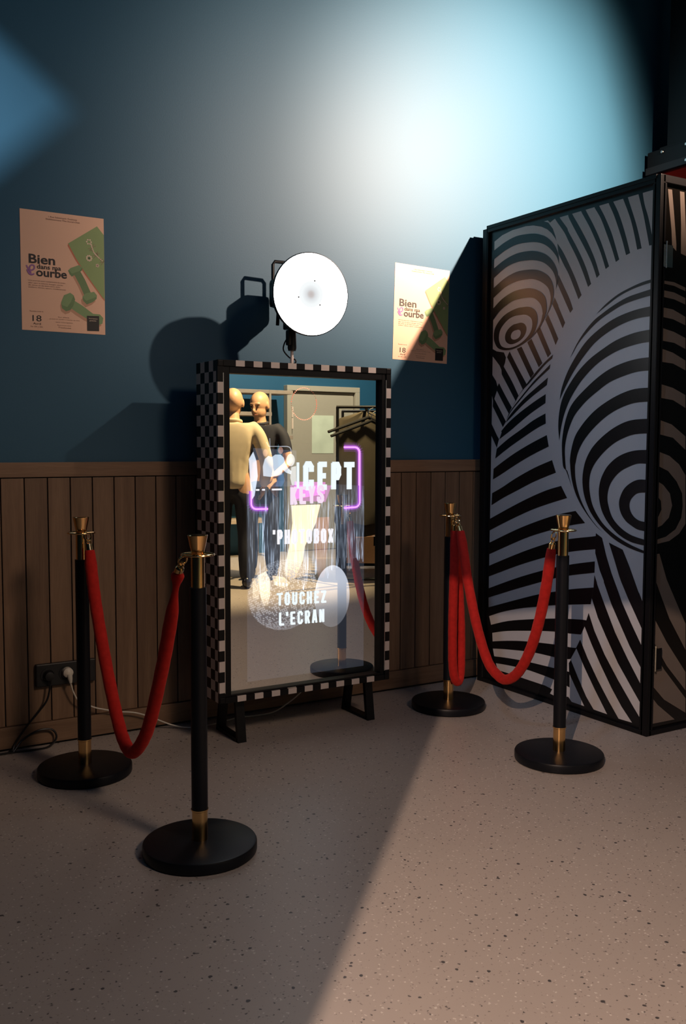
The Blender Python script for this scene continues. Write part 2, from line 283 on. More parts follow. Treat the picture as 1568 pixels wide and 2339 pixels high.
DATA = json.loads(r'''{"p1":[["W","P",[[0.1413,2.2499],[0.2007,2.2707],[0.2838,2.2822],[0.3646,2.2819],[0.4238,2.2747],[0.482,2.2574],[0.5203,2.2383],[0.5508,2.2145],[0.5736,2.1885],[0.5832,2.1727],[0.5752,2.1972],[0.5577,2.2338],[0.527,2.268],[0.4966,2.2797],[0.5229,2.2791],[0.5382,2.2657],[0.5676,2.2766],[1.1416,2.2787],[1.158,2.2175],[1.1566,1.9256],[1.1541,1.3441],[1.1528,1.1537],[1.1506,1.0312],[1.148,0.7769],[1.1452,0.7666],[1.1455,0.6529],[1.1454,0.5651],[1.1441,0.4508],[1.143,0.2849],[1.1412,0.137],[1.1408,0.0723],[1.103,0.0361],[1.0271,0.0344],[0.9605,0.0373],[0.8798,0.0387],[0.8217,0.04],[0.7407,0.041],[0.7184,0.0596],[0.6307,0.0427],[0.5972,0.0469],[0.6112,0.0711],[0.5626,0.0781],[0.4319,0.0797],[0.3179,0.0816],[0.216,0.0808],[0.1983,0.1141],[0.1854,0.1469],[0.1748,0.1852],[0.1715,0.2265],[0.1682,0.2652],[0.1575,0.3046],[0.1418,0.3472],[0.1358,0.3947],[0.1347,0.4461],[0.1375,0.8582],[0.1397,1.3412],[0.1399,1.924]]],["K","B",[[1.0632,2.2959],[1.0637,2.2806],[1.0784,2.2344],[1.0948,2.1831],[1.1133,2.114],[1.1282,2.0559]],[[1.0862,2.2958],[1.0867,2.2805],[1.0981,2.2302],[1.1195,2.1731],[1.1377,2.1094],[1.1516,2.0555]]],["K","B",[[0.9794,2.2942],[0.9798,2.28],[1.0053,2.2269],[1.0272,2.1763],[1.0476,2.1136],[1.0646,2.0506]],[[1.0058,2.2961],[1.0063,2.2806],[1.0217,2.2414],[1.0507,2.1717],[1.0726,2.1089],[1.0887,2.0515]]],["K","B",[[0.8976,2.294],[0.8981,2.2795],[0.9298,2.2218],[0.9559,2.1645],[0.982,2.1025],[1.0046,2.0377]],[[0.924,2.2961],[0.9245,2.2803],[0.9539,2.2299],[0.9835,2.1643],[1.0077,2.1004],[1.0271,2.0429]]],["K","B",[[0.8148,2.2933],[0.8153,2.2786],[0.8552,2.2211],[0.8933,2.1449],[0.9237,2.0789],[0.9483,2.0184]],[[0.8421,2.2955],[0.8425,2.2808],[0.8765,2.2274],[0.9179,2.1509],[0.9445,2.0858],[0.9672,2.0258]]],["K","B",[[0.7347,2.2942],[0.7352,2.2778],[0.7862,2.2027],[0.825,2.1363],[0.8597,2.0714],[0.8907,1.9972]],[[0.761,2.2967],[0.7615,2.2804],[0.8082,2.2091],[0.8505,2.137],[0.8812,2.0731],[0.91,2.0061]]],["K","B",[[0.6582,2.2827],[0.6586,2.2661],[0.6992,2.2031],[0.7548,2.1219],[0.8058,2.0402],[0.8392,1.9664]],[[0.6792,2.2949],[0.6797,2.2783],[0.7296,2.2082],[0.7847,2.1247],[0.8277,2.0474],[0.8563,1.9786]]],["K","B",[[0.5708,2.2925],[0.5713,2.2758],[0.6314,2.2045],[0.6617,2.1578],[0.7143,2.077],[0.7545,2.0049],[0.7885,1.9345]],[[0.597,2.2973],[0.5975,2.2807],[0.6488,2.2213],[0.6605,2.1995],[0.721,2.1115],[0.7727,2.0238],[0.8067,1.9455]]],["K","B",[[0.5977,2.1127],[0.6355,2.0544],[0.6658,2.0101],[0.7068,1.9349],[0.7312,1.8876]],[[0.589,2.1615],[0.6266,2.1167],[0.6644,2.0589],[0.7093,1.9843],[0.7498,1.9044]]],["K","B",[[0.5941,1.9764],[0.6246,1.9261],[0.6511,1.8819],[0.6811,1.8326]],[[0.6011,2.0164],[0.6382,1.9574],[0.6757,1.8965],[0.698,1.8483]]],["K","B",[[0.5625,1.8879],[0.598,1.8323],[0.6344,1.7683]],[[0.578,1.9169],[0.6042,1.875],[0.6043,1.8718],[0.65,1.7922]]],["K","B",[[0.5181,1.8209],[0.5594,1.7527],[0.5907,1.6952]],[[0.5353,1.8438],[0.5697,1.788],[0.6076,1.7234]]],["K","B",[[0.462,1.7689],[0.5399,1.6421]],[[0.4847,1.7878],[0.562,1.6587]]],["K","B",[[0.3963,1.7258],[0.4799,1.6003]],[[0.4256,1.7405],[0.5044,1.6185]]],["K","B",[[0.3215,1.7013],[0.4245,1.5518]],[[0.3555,1.7092],[0.4475,1.5731]]],["K","B",[[0.2506,1.6659],[0.3129,1.583],[0.3699,1.5006]],[[0.2688,1.6934],[0.3243,1.6178],[0.3974,1.525]]],["K","B",[[0.2123,1.5838],[0.2689,1.5111],[0.3203,1.4453]],[[0.2285,1.6189],[0.2889,1.5459],[0.3402,1.472]]],["K","B",[[0.1753,1.5073],[0.2196,1.4492],[0.2698,1.3862]],[[0.1918,1.5416],[0.2402,1.4791],[0.292,1.416]]],["K","B",[[0.1466,1.4264],[0.1869,1.3743],[0.2269,1.32]],[[0.1566,1.4657],[0.2034,1.4076],[0.2496,1.3476]]],["K","P",[[0.1252,1.3567],[0.1393,1.3386],[0.185,1.2761],[0.1989,1.2606],[0.183,1.2164],[0.1372,1.2808],[0.1194,1.3033]]],["K","P",[[0.1225,1.7211],[0.1402,1.7153],[0.1709,1.7015],[0.2268,1.6913],[0.2422,1.6651],[0.2364,1.6406],[0.2263,1.6219],[0.2328,1.6131],[0.2123,1.5838],[0.2096,1.6063],[0.1941,1.6297],[0.141,1.6786],[0.1231,1.6913]]],["K","P",[[0.1252,1.5977],[0.1409,1.584],[0.1699,1.5526],[0.1814,1.5253],[0.1918,1.5416],[0.2006,1.5313],[0.1775,1.5043],[0.1588,1.4656],[0.155,1.4431],[0.1466,1.4264],[0.1481,1.4547],[0.141,1.4777],[0.1278,1.4811]]],["K","B",[[0.5751,1.6537],[0.5215,1.6225],[0.4534,1.5741],[0.3915,1.5212],[0.3402,1.472],[0.2994,1.4213]],[[0.57,1.6359],[0.5218,1.6093],[0.4615,1.5629],[0.4074,1.5231],[0.364,1.4927],[0.3162,1.4455],[0.2994,1.4213]]],["K","B",[[0.5595,1.6106],[0.4999,1.5712],[0.4427,1.5333],[0.3646,1.4709],[0.2963,1.4131],[0.2677,1.3834]],[[0.5545,1.5887],[0.4813,1.5458],[0.4159,1.5011],[0.3449,1.4444],[0.2842,1.3941],[0.2496,1.3476]]],["K","B",[[0.5442,1.5487],[0.463,1.5041],[0.385,1.4592],[0.313,1.4071],[0.2722,1.3722],[0.2517,1.3476]],[[0.5376,1.5136],[0.4444,1.4675],[0.3658,1.4218],[0.2931,1.3717],[0.2497,1.3434]]],["K","B",[[0.5311,1.4717],[0.4452,1.4352],[0.3463,1.3869],[0.2646,1.339],[0.2145,1.2991],[0.219,1.2957],[0.2024,1.2616]],[[0.5304,1.4295],[0.4268,1.382],[0.3273,1.3268],[0.2984,1.3099],[0.2024,1.2597]]],["K","B",[[0.5317,1.3805],[0.4474,1.3491],[0.3685,1.3097],[0.2685,1.2613],[0.183,1.2119]],[[0.5348,1.3327],[0.468,1.3084],[0.3252,1.2425],[0.2357,1.197],[0.1724,1.1619]]],["K","B",[[0.5433,1.2782],[0.4344,1.2388],[0.3264,1.1939],[0.2311,1.1475],[0.1606,1.1096]],[[0.5575,1.2245],[0.4359,1.1802],[0.3278,1.1341],[0.2267,1.0864],[0.157,1.0554]]],["K","B",[[0.5821,1.1605],[0.464,1.1222],[0.3294,1.0668],[0.2283,1.0177],[0.1526,0.9855]],[[0.6088,1.1023],[0.4657,1.0565],[0.331,1.003],[0.2353,0.9644],[0.148,0.9231]]],["K","B",[[0.6454,1.0415],[0.5451,1.016],[0.4143,0.9697],[0.2767,0.9133],[0.1257,0.8476]],[[0.6852,0.9869],[0.5723,0.9561],[0.4426,0.9158],[0.2781,0.8525],[0.127,0.7889]]],["K","B",[[0.7409,0.9306],[0.6242,0.9056],[0.4969,0.868],[0.3356,0.8113],[0.1283,0.7263]],[[0.8015,0.8793],[0.6995,0.8595],[0.5503,0.8211],[0.392,0.7709],[0.1296,0.6674]]],["K","B",[[0.8718,0.8385],[0.8698,0.8264],[0.7445,0.8053],[0.6276,0.7827],[0.5001,0.7456],[0.3386,0.6887],[0.1249,0.6059]],[[0.8695,0.7617],[0.8671,0.7665],[0.7414,0.7456],[0.6293,0.7202],[0.5017,0.6833],[0.34,0.6302],[0.1261,0.5508]]],["K","B",[[0.8664,0.7118],[0.7383,0.6857],[0.6059,0.653],[0.5033,0.6228],[0.3414,0.5696],[0.1274,0.4897]],[[0.8657,0.6604],[0.735,0.6343],[0.6073,0.6026],[0.5046,0.5696],[0.3427,0.5166],[0.1285,0.4424]]],["K","B",[[0.8614,0.5929],[0.7343,0.5691],[0.634,0.5449],[0.5054,0.5124],[0.3431,0.4615],[0.1254,0.3901]],[[0.8469,0.5152],[0.643,0.4815],[0.4887,0.4493],[0.3785,0.4251],[0.2391,0.3848],[0.1265,0.3421]]],["K","B",[[0.1575,0.3052],[0.2883,0.3469],[0.4684,0.3855],[0.6371,0.4158],[0.7797,0.4345],[0.8226,0.4374]],[[0.1657,0.2647],[0.2895,0.2968],[0.5131,0.3355],[0.6388,0.3528],[0.7273,0.3595],[0.7273,0.3603],[0.7912,0.3668]]],["K","B",[[0.1716,0.2216],[0.2907,0.2466],[0.4272,0.2684],[0.6405,0.2911],[0.7248,0.2949],[0.7626,0.2989]],[[0.1724,0.1847],[0.2917,0.2026],[0.4725,0.2232],[0.6339,0.2292],[0.7134,0.2372],[0.7306,0.2438]]],["K","B",[[0.183,0.1465],[0.2927,0.1586],[0.4297,0.1688],[0.6354,0.1761],[0.7245,0.1787]],[[0.1959,0.1136],[0.3169,0.124],[0.4529,0.1289],[0.6307,0.1202],[0.7265,0.1061]]],["K","P",[[0.9466,0.8036],[1.0266,0.7801],[1.0684,0.7077],[1.1219,0.6028],[1.1215,0.6065],[1.1454,0.5651],[1.1555,0.5666],[1.1562,0.4355],[1.1441,0.4508],[1.1025,0.5137],[1.0633,0.5721],[1.0235,0.6374],[1.0103,0.6623],[0.9813,0.729]]],["K","P",[[0.8689,0.8389],[0.9063,0.821],[0.9329,0.7448],[0.9661,0.67],[1.011,0.5876],[1.03,0.5497],[1.0855,0.4642],[1.1435,0.381],[1.1545,0.3773],[1.1544,0.2699],[1.143,0.2849],[1.0774,0.3687],[1.0216,0.4535],[0.9688,0.5347],[0.9227,0.6245],[0.9225,0.6305],[0.8967,0.6749],[0.868,0.7487],[0.8675,0.7672]]],["K","P",[[0.8657,0.65],[0.8845,0.6124],[0.8787,0.6189],[0.9297,0.5259],[0.996,0.4104],[1.0679,0.3108],[1.1415,0.2175],[1.1526,0.2142],[1.1519,0.1235],[1.1412,0.137],[1.0943,0.1893],[1.0155,0.2794],[0.9419,0.3858],[0.8915,0.4624],[0.8525,0.5436],[0.862,0.5935]]],["K","P",[[0.836,0.4735],[0.8732,0.3981],[0.9365,0.3029],[1.0179,0.205],[1.0966,0.1189],[1.1408,0.0723],[1.1503,0.0615],[1.1367,0.0286],[1.103,0.0361],[1.0406,0.0934],[0.9803,0.1635],[0.9098,0.258],[0.8544,0.3394],[0.813,0.4079],[0.7912,0.3668],[0.8226,0.4374]]],["K","P",[[0.7868,0.3426],[0.836,0.2647],[0.9,0.1792],[0.9624,0.1048],[1.0271,0.0344],[1.0427,0.0279],[0.9845,0.0251],[0.9605,0.0373],[0.9273,0.078],[0.881,0.1349],[0.8164,0.2203],[0.7643,0.2977],[0.7306,0.2438],[0.7626,0.2989]]],["K","P",[[0.7308,0.2375],[0.7757,0.1678],[0.8329,0.0865],[0.8798,0.0387],[0.8884,0.0253],[0.8347,0.0244],[0.8217,0.04],[0.7644,0.1148],[0.7218,0.172],[0.7183,0.2191]]],["K","B",[[1.1585,1.9166],[1.0988,1.9114],[1.0328,1.8977],[0.9649,1.8784],[0.8954,1.845],[0.8421,1.8086]],[[1.1589,1.9039],[1.0992,1.8986],[1.0331,1.8873],[0.9652,1.8678],[0.9027,1.8388],[0.8421,1.8086]]],["K","B",[[1.1598,1.8774],[1.0838,1.8689],[1.0136,1.8582],[0.9387,1.8337],[0.8763,1.8066],[0.8253,1.7806],[0.7693,1.7349],[0.7255,1.6868],[0.6859,1.6275]],[[1.1607,1.8497],[1.1028,1.8466],[1.0003,1.8323],[0.9187,1.8048],[0.8558,1.7772],[0.7915,1.7359],[0.739,1.6921],[0.7037,1.6492],[0.6859,1.6275]]],["K","B",[[1.1577,1.8066],[1.0613,1.8003],[0.961,1.7812],[0.8781,1.7494],[0.7925,1.7002],[0.727,1.6375],[0.6736,1.5686],[0.638,1.4971],[0.6253,1.4405]],[[1.1591,1.7647],[1.0821,1.7645],[1.0028,1.7518],[0.9211,1.726],[0.8369,1.6833],[0.7636,1.6215],[0.7063,1.5599],[0.657,1.4928],[0.6253,1.4405]]],["K","B",[[1.1609,1.7108],[1.0643,1.7055],[0.964,1.6843],[0.881,1.6507],[0.804,1.612],[0.736,1.5613],[0.6802,1.5017],[0.6463,1.4531],[0.6265,1.3966],[0.619,1.3223],[0.6282,1.251]],[[1.1626,1.6598],[1.0856,1.6578],[0.9859,1.6418],[0.9035,1.614],[0.8357,1.579],[0.7708,1.5297],[0.7223,1.4797],[0.6823,1.4249],[0.6535,1.3655],[0.6362,1.3052],[0.6282,1.251]]],["K","B",[[1.1648,1.5962],[1.0876,1.5952],[1.0081,1.5842],[0.9262,1.5617],[0.8504,1.525],[0.7768,1.4771],[0.7236,1.4366],[0.69,1.398],[0.6658,1.3451],[0.6509,1.2881],[0.6455,1.2273],[0.6551,1.1361],[0.6779,1.1094],[0.7139,1.0372]],[[1.1666,1.5411],[1.0894,1.5416],[1.0099,1.5282],[0.9279,1.5047],[0.8607,1.4698],[0.8003,1.4336],[0.7565,1.3992],[0.721,1.3638],[0.6924,1.3145],[0.6729,1.261],[0.6651,1.2038],[0.6744,1.1233],[0.6852,1.1096],[0.7139,1.0372]]],["K","B",[[1.1651,1.4706],[1.072,1.4691],[0.9919,1.4512],[0.9178,1.4227],[0.8544,1.3896],[0.8027,1.352],[0.7591,1.3102],[0.7283,1.2708],[0.709,1.2208],[0.6997,1.1705],[0.7007,1.1438],[0.7107,1.0817],[0.7349,1.0177],[0.7697,0.9655],[0.8147,0.9173],[0.8697,0.8707],[0.9161,0.8428]],[[1.1671,1.4132],[1.0739,1.4106],[0.9938,1.3916],[0.9239,1.362],[0.865,1.3248],[0.8136,1.2833],[0.7746,1.2408],[0.7487,1.1978],[0.7362,1.1544],[0.7317,1.1309],[0.7369,1.0772],[0.7532,1.0239],[0.7805,0.9715],[0.8219,0.9178],[0.8732,0.871],[0.9161,0.8428]]],["K","B",[[1.1694,1.3422],[1.0762,1.3397],[1.0162,1.3284],[0.9551,1.3042],[0.9011,1.2729],[0.8503,1.2343],[0.8162,1.1951],[0.7909,1.1454],[0.7799,1.0786],[0.7902,1.0121],[0.8172,0.9548],[0.8507,0.9117],[0.9014,0.8679],[0.9681,0.8263],[1.0359,0.7989],[1.1016,0.7824],[1.1528,0.7749]],[[1.1715,1.2817],[1.0782,1.2779],[1.0183,1.2627],[0.9654,1.2408],[0.9158,1.2088],[0.8782,1.1762],[0.8487,1.1433],[0.8273,1.1013],[0.8225,1.0455],[0.838,0.9799],[0.8643,0.9338],[0.9078,0.8867],[0.964,0.8493],[1.0253,0.821],[1.0849,0.801],[1.1524,0.7849]]],["K","B",[[1.1738,1.212],[1.0923,1.2099],[1.0326,1.1986],[0.9799,1.1775],[0.9389,1.1483],[0.9145,1.1219],[0.8898,1.0769],[0.8809,1.0242],[0.8915,0.9644],[0.9173,0.9162],[0.9633,0.8701],[1.0182,0.8358],[1.0812,0.8159],[1.1548,0.8088]],[[1.1621,1.1531],[1.1055,1.1545],[1.0673,1.1458],[1.0092,1.1217],[0.9667,1.0872],[0.9408,1.0476],[0.932,1.0005],[0.9437,0.9543],[0.9689,0.9093],[1.0171,0.8716],[1.077,0.8459],[1.154,0.8325]]],["K","B",[[1.1612,1.086],[1.1077,1.0862],[1.0664,1.0728],[1.0281,1.046],[1.0061,1.0093],[0.9998,0.9756],[1.0116,0.9379],[1.0391,0.9065],[1.0757,0.8863],[1.1083,0.8737],[1.1559,0.87]],[[1.1568,1.032],[1.1191,1.0317],[1.0906,1.0234],[1.0656,0.9995],[1.0582,0.9738],[1.0673,0.9465],[1.0874,0.9251],[1.1166,0.912],[1.1546,0.9085]]],["K","B",[[0.125,2.1999],[0.1423,2.2067],[0.2227,2.2324],[0.3051,2.2459],[0.3854,2.2416],[0.4443,2.2319],[0.5022,2.2107],[0.5404,2.1856],[0.5709,2.1545],[0.5901,2.123],[0.6001,2.0906],[0.6019,2.0648]],[[0.126,2.1551],[0.1411,2.1624],[0.2236,2.1913],[0.3061,2.2053],[0.3864,2.2017],[0.4453,2.1924],[0.4955,2.1756],[0.5376,2.15],[0.5718,2.1184],[0.5928,2.0919],[0.6019,2.0648]]],["K","B",[[0.127,2.1103],[0.1399,2.1167],[0.2247,2.1473],[0.3071,2.1621],[0.3874,2.1604],[0.4464,2.1502],[0.5043,2.1286],[0.5426,2.1027],[0.5732,2.0694],[0.5925,2.0331],[0.5971,2.0016],[0.5924,1.9716],[0.5839,1.9471]],[[0.1281,2.0627],[0.141,2.0692],[0.2256,2.106],[0.3081,2.1201],[0.3886,2.1164],[0.4475,2.1067],[0.4978,2.0894],[0.5361,2.065],[0.5667,2.0345],[0.5823,2.0038],[0.5875,1.9748],[0.5839,1.9471]]],["K","B",[[0.1292,2.0122],[0.1421,2.0202],[0.2268,2.0565],[0.3092,2.074],[0.3897,2.0723],[0.4486,2.0631],[0.4951,2.0455],[0.5374,2.0183],[0.5606,1.9864],[0.572,1.9487],[0.5682,1.9105],[0.5525,1.8736],[0.5355,1.849],[0.4827,1.7893]],[[0.1259,1.9622],[0.141,1.97],[0.2278,2.0124],[0.3103,2.0279],[0.3908,2.0269],[0.4381,2.0199],[0.4887,1.9994],[0.5273,1.973],[0.5468,1.9444],[0.5534,1.9098],[0.545,1.8745],[0.5306,1.8495],[0.4827,1.7893]]],["K","B",[[0.1227,1.9092],[0.1422,1.9195],[0.2079,1.9572],[0.291,1.9818],[0.3719,1.9855],[0.4314,1.9772],[0.4822,1.9557],[0.5134,1.928],[0.5256,1.8951],[0.5264,1.8638],[0.5248,1.8554],[0.5086,1.8233],[0.4847,1.7878],[0.4563,1.7655],[0.4236,1.7434],[0.3943,1.7274]],[[0.1239,1.8577],[0.1413,1.8614],[0.1837,1.8957],[0.23,1.9185],[0.292,1.9381],[0.373,1.9411],[0.4325,1.9334],[0.4679,1.9129],[0.4917,1.8863],[0.5009,1.8537],[0.4996,1.8453],[0.4879,1.8098],[0.4636,1.7807],[0.4293,1.7522],[0.3943,1.7274]]],["K","C",[[0.3901,1.8968],[0.4258,1.8871],[0.4537,1.8665],[0.4661,1.836],[0.463,1.8046],[0.4445,1.7694],[0.402,1.7361],[0.3464,1.7141],[0.2852,1.7016],[0.2308,1.7021],[0.1835,1.7158],[0.1569,1.7448],[0.1475,1.7766],[0.1554,1.8151],[0.1848,1.8483],[0.2309,1.8763],[0.2848,1.8919],[0.3379,1.8991]]],["W","C",[[0.367,1.8614],[0.3991,1.8529],[0.4232,1.8355],[0.4309,1.8107],[0.4246,1.782],[0.4016,1.7549],[0.3582,1.7293],[0.3056,1.7136],[0.2558,1.711],[0.2133,1.7216],[0.1936,1.7443],[0.1879,1.7699],[0.1966,1.8025],[0.2236,1.8302],[0.265,1.8532],[0.3143,1.8626]]],["K","C",[[0.3437,1.8254],[0.3721,1.8183],[0.3885,1.8018],[0.3901,1.7828],[0.3775,1.7599],[0.3498,1.7409],[0.3135,1.7293],[0.2763,1.7271],[0.2468,1.7394],[0.2345,1.7599],[0.2394,1.7843],[0.2619,1.8068],[0.2989,1.8221]]],["W","C",[[0.3283,1.7932],[0.3446,1.7875],[0.3499,1.7734],[0.3413,1.758],[0.3212,1.749],[0.2986,1.7479],[0.2819,1.7554],[0.2782,1.7695],[0.2874,1.7837],[0.3058,1.7914]]]],"p2":[["W",[[3.166,2.28],[3.191,2.281],[3.208,2.18],[3.226,2.064],[3.227,2.036],[3.201,2.053],[3.194,2.119],[3.18,2.196]]],["W",[[3.239,2.281],[3.266,2.283],[3.276,2.189],[3.293,2.021],[3.256,2.029],[3.252,2.146]]],["W",[[3.152,1.909],[3.219,1.908],[3.29,1.892],[3.29,1.877],[3.219,1.893],[3.153,1.897]]],["W",[[3.152,1.87],[3.221,1.866],[3.291,1.849],[3.293,1.822],[3.222,1.838],[3.151,1.843]]],["W",[[3.149,1.8],[3.216,1.796],[3.295,1.771],[3.296,1.736],[3.218,1.756],[3.149,1.761]]],["W",[[3.151,1.716],[3.227,1.704],[3.299,1.683],[3.301,1.637],[3.229,1.659],[3.151,1.664]]],["W",[[3.148,1.632],[3.223,1.618],[3.303,1.589],[3.305,1.548],[3.225,1.573],[3.149,1.577]]],["W",[[3.149,1.486],[3.229,1.472],[3.309,1.444],[3.311,1.39],[3.232,1.421],[3.148,1.429]]],["W",[[3.147,1.338],[3.228,1.319],[3.317,1.269],[3.319,1.212],[3.238,1.263],[3.148,1.278]]],["W",[[3.145,1.207],[3.219,1.187],[3.281,1.151],[3.324,1.103],[3.333,0.895],[3.294,0.854],[3.233,0.826],[3.141,0.815],[3.141,0.833],[3.21,0.845],[3.27,0.874],[3.305,0.922],[3.312,0.974],[3.306,1.026],[3.269,1.078],[3.214,1.123],[3.146,1.147]]],["W",[[3.147,1.083],[3.186,1.065],[3.229,1.028],[3.245,0.976],[3.226,0.925],[3.185,0.895],[3.143,0.882],[3.143,0.923],[3.161,0.932],[3.179,0.962],[3.174,0.998],[3.147,1.025]]],["W",[[3.142,0.774],[3.174,0.775],[3.223,0.663],[3.294,0.55],[3.352,0.459],[3.357,0.343],[3.247,0.492],[3.141,0.686]]],["W",[[3.14,0.519],[3.234,0.391],[3.361,0.245],[3.365,0.163],[3.238,0.288],[3.135,0.424]]],["W",[[3.137,0.379],[3.223,0.273],[3.366,0.128],[3.369,0.063],[3.228,0.141],[3.135,0.227]]],["W",[[3.137,0.176],[3.188,0.124],[3.299,0.044],[3.138,0.046]]]],"post":{"mat":[[0.1878,0.355],[0.3069,0.4366],[0.3348,0.4046],[0.3341,0.1439],[0.3238,0.1544],[0.2556,0.2443],[0.2184,0.2997]],"matedge":[[0.1878,0.355],[0.1853,0.345],[0.2158,0.2921],[0.253,0.2391],[0.3238,0.1481],[0.3341,0.1377],[0.3341,0.1439],[0.3238,0.1544],[0.2556,0.2443],[0.2184,0.2997]],"db1bar":[[0.2056,0.242],[0.2305,0.2542],[0.2405,0.2404],[0.2554,0.2146],[0.2804,0.1596],[0.255,0.1426],[0.2327,0.1928]],"db1a":[[0.1858,0.2475],[0.1958,0.2582],[0.2307,0.2739],[0.2444,0.263],[0.2418,0.2529],[0.2305,0.2431],[0.2129,0.2329],[0.2005,0.2244],[0.1919,0.2334]],"db1atop":[[0.1883,0.2502],[0.197,0.2589],[0.2307,0.2739],[0.2431,0.2641],[0.2305,0.2493],[0.2006,0.2366]],"db1b":[[0.2424,0.1465],[0.2551,0.1625],[0.2906,0.1717],[0.3021,0.1589],[0.3007,0.1438],[0.2854,0.13],[0.2599,0.1181],[0.2449,0.1318]],"db1btop":[[0.2429,0.1478],[0.2551,0.1625],[0.2906,0.1717],[0.3021,0.1589],[0.2982,0.1511],[0.2575,0.1328]],"db2bar":[[0.1946,0.0981],[0.2098,0.129],[0.2422,0.1117],[0.2852,0.0824],[0.3133,0.082],[0.3274,0.0679],[0.3235,0.0448],[0.308,0.0388],[0.2546,0.0627],[0.2195,0.0826]],"db2a":[[0.1552,0.1173],[0.1677,0.1478],[0.1926,0.1597],[0.2062,0.151],[0.2123,0.1342],[0.2046,0.1088],[0.1921,0.0905],[0.1746,0.0843],[0.1587,0.0954]],"db2atop":[[0.1552,0.1173],[0.1677,0.1478],[0.1926,0.1597],[0.2062,0.151],[0.1948,0.1229],[0.1797,0.1019],[0.1588,0.1077]],"tag":[[0.2592,0.0726],[0.3102,0.0747],[0.3092,0.0131],[0.2599,0.0117]],"e":[[0.0217,0.2533],[0.0275,0.2419],[0.0357,0.2355],[0.0452,0.2364],[0.0524,0.2443],[0.0514,0.2538],[0.0419,0.2553],[0.0347,0.2474],[0.0345,0.233],[0.0391,0.2251],[0.0332,0.2233],[0.0239,0.2368],[0.032,0.2208],[0.0438,0.2183],[0.051,0.2226]],"fl1":[[0.2725,0.3705]],"fl2":[[0.2722,0.3052]],"fl3":[[0.3063,0.2789]],"stem":[[0.2813,0.3628],[0.2851,0.3485],[0.2913,0.3319],[0.3014,0.3206],[0.3141,0.3095],[0.332,0.2964]],"Bien":[[0.0313,0.2638],[0.1345,0.2681],[0.0318,0.2997]],"dans":[[0.062,0.2441],[0.1575,0.2448],[0.0621,0.2561]],"ourbe":[[0.0592,0.2149],[0.1806,0.2152],[0.1318,0.2423]],"head":[[0.112,0.4486],[0.2255,0.4505]],"head2":[[0.1012,0.4389],[0.2366,0.4404]],"para":[[0.0281,0.1976],[0.1755,0.1976],[0.028,0.188],[0.1656,0.1881],[0.0279,0.1796],[0.1532,0.1784],[0.0278,0.1712],[0.1753,0.1705]],"d0":[[0.0313,0.0737],[0.0841,0.0727]],"d18":[[0.0416,0.0368],[0.0764,0.0367],[0.0419,0.0647]],"avril":[[0.0438,0.0235],[0.0739,0.0243]],"hrs":[[0.033,0.0131],[0.081,0.015]],"t1":[[0.1424,0.0573],[0.1868,0.0579]],"t2":[[0.1081,0.0487],[0.2293,0.0522]],"t3":[[0.1324,0.0369],[0.2016,0.0379]],"t4":[[0.1396,0.025],[0.1941,0.0274]],"t5":[[0.142,0.0153],[0.194,0.015]],"tagt":[[0.2673,0.0636],[0.303,0.0649],[0.2698,0.055],[0.2978,0.0557]]}}''')
def smooth2(pts, n=4, closed=False):
    P_ = [(a, b_, 0) for a, b_ in pts]
    if closed: P_ = P_[-2:]+P_+P_[:3]
    q = [(v.x, v.y) for v in cr_spline(P_, n)]
    return q[2*n:-3*n+0] if closed else q
def outline(e):
    if e[1] == 'B': return smooth2(e[2])+smooth2(e[3])[::-1]
    if e[1] == 'C': return smooth2(e[2], 4, True)
    return [tuple(t) for t in e[2]]
DATA['p1'] = [(e[0], outline(e)) for e in DATA['p1']]

# ------------------------------------------------------------------ room
def struct(o, label=None):
    o['kind'] = 'structure'
    if label: o['label'] = label
    return o
XL, XR, YB, ZC = -2.6, 7.2, -6.5, 4.3
bm = BM(); box(bm, (XL, YB, -0.08), (XR, 0.0, 0)); fl = fin(bm, 'floor', 'floor'); struct(fl)
bm = BM(); box(bm, (XL, YB, ZC), (XR, 0.0, ZC+0.1)); struct(fin(bm, 'ceiling', 'ceiling'))
wall_back = struct(boxobj('wall_back', (XL-0.1, 0.0, 0), (XR+0.1, 0.12, ZC), 'wall'))
struct(boxobj('wall_left', (XL-0.1, YB, 0), (XL, 0, ZC), 'wall')); struct(boxobj('wall_right', (XR, YB, 0), (XR+0.1, 0, ZC), 'wall'))
struct(boxobj('wall_front', (XL-0.1, YB-0.1, 0), (XR+0.1, YB, ZC), 'wall'))
# wainscot: backing, planks, cap board and base board on the rear wall
X0, S = 0.741, 0.0909
wb = boxobj('wainscot_backing', (XL, -0.006, 0.0), (XR, 0.0, 1.13), 'black_matte', wall_back)
n0, n1 = int((XL-X0)/S), int((XR-X0)/S)
bm = BM(); g = 0.0022; box(bm, (g, -0.018, 0.10), (S-g, -0.006, 1.092), 0, 0.0015)
pk = fin(bm, 'plank', 'wood', wall_back)
first = True
for n in range(-3, 32):
    o = pk if first else pk.copy()
    if not first: C.objects.link(o)
    first = False; o.location = (X0+n*S, 0, 0); o.parent = wall_back
def joined_planks(name, a, b_):
    bm = BM()
    for n in range(a, b_): box(bm, (X0+n*S+g, -0.018, 0.10), (X0+(n+1)*S-g, -0.006, 1.092))
    o = fin(bm, name, 'wood', wall_back); o['kind'] = 'stuff'
joined_planks('planks_beyond', n0+1, -3); joined_planks('planks_beyond', 32, n1)
bm = BM(); box(bm, (XL, -0.024, 1.096), (XR, 0, 1.1553), 0, 0.002); struct(fin(bm, 'trim_1', 'wood_h'))
bm = BM(); box(bm, (XL, -0.030, 0.012), (XR, 0, 0.098), 0, 0.002); struct(fin(bm, 'baseboard_back', 'wood_h'))

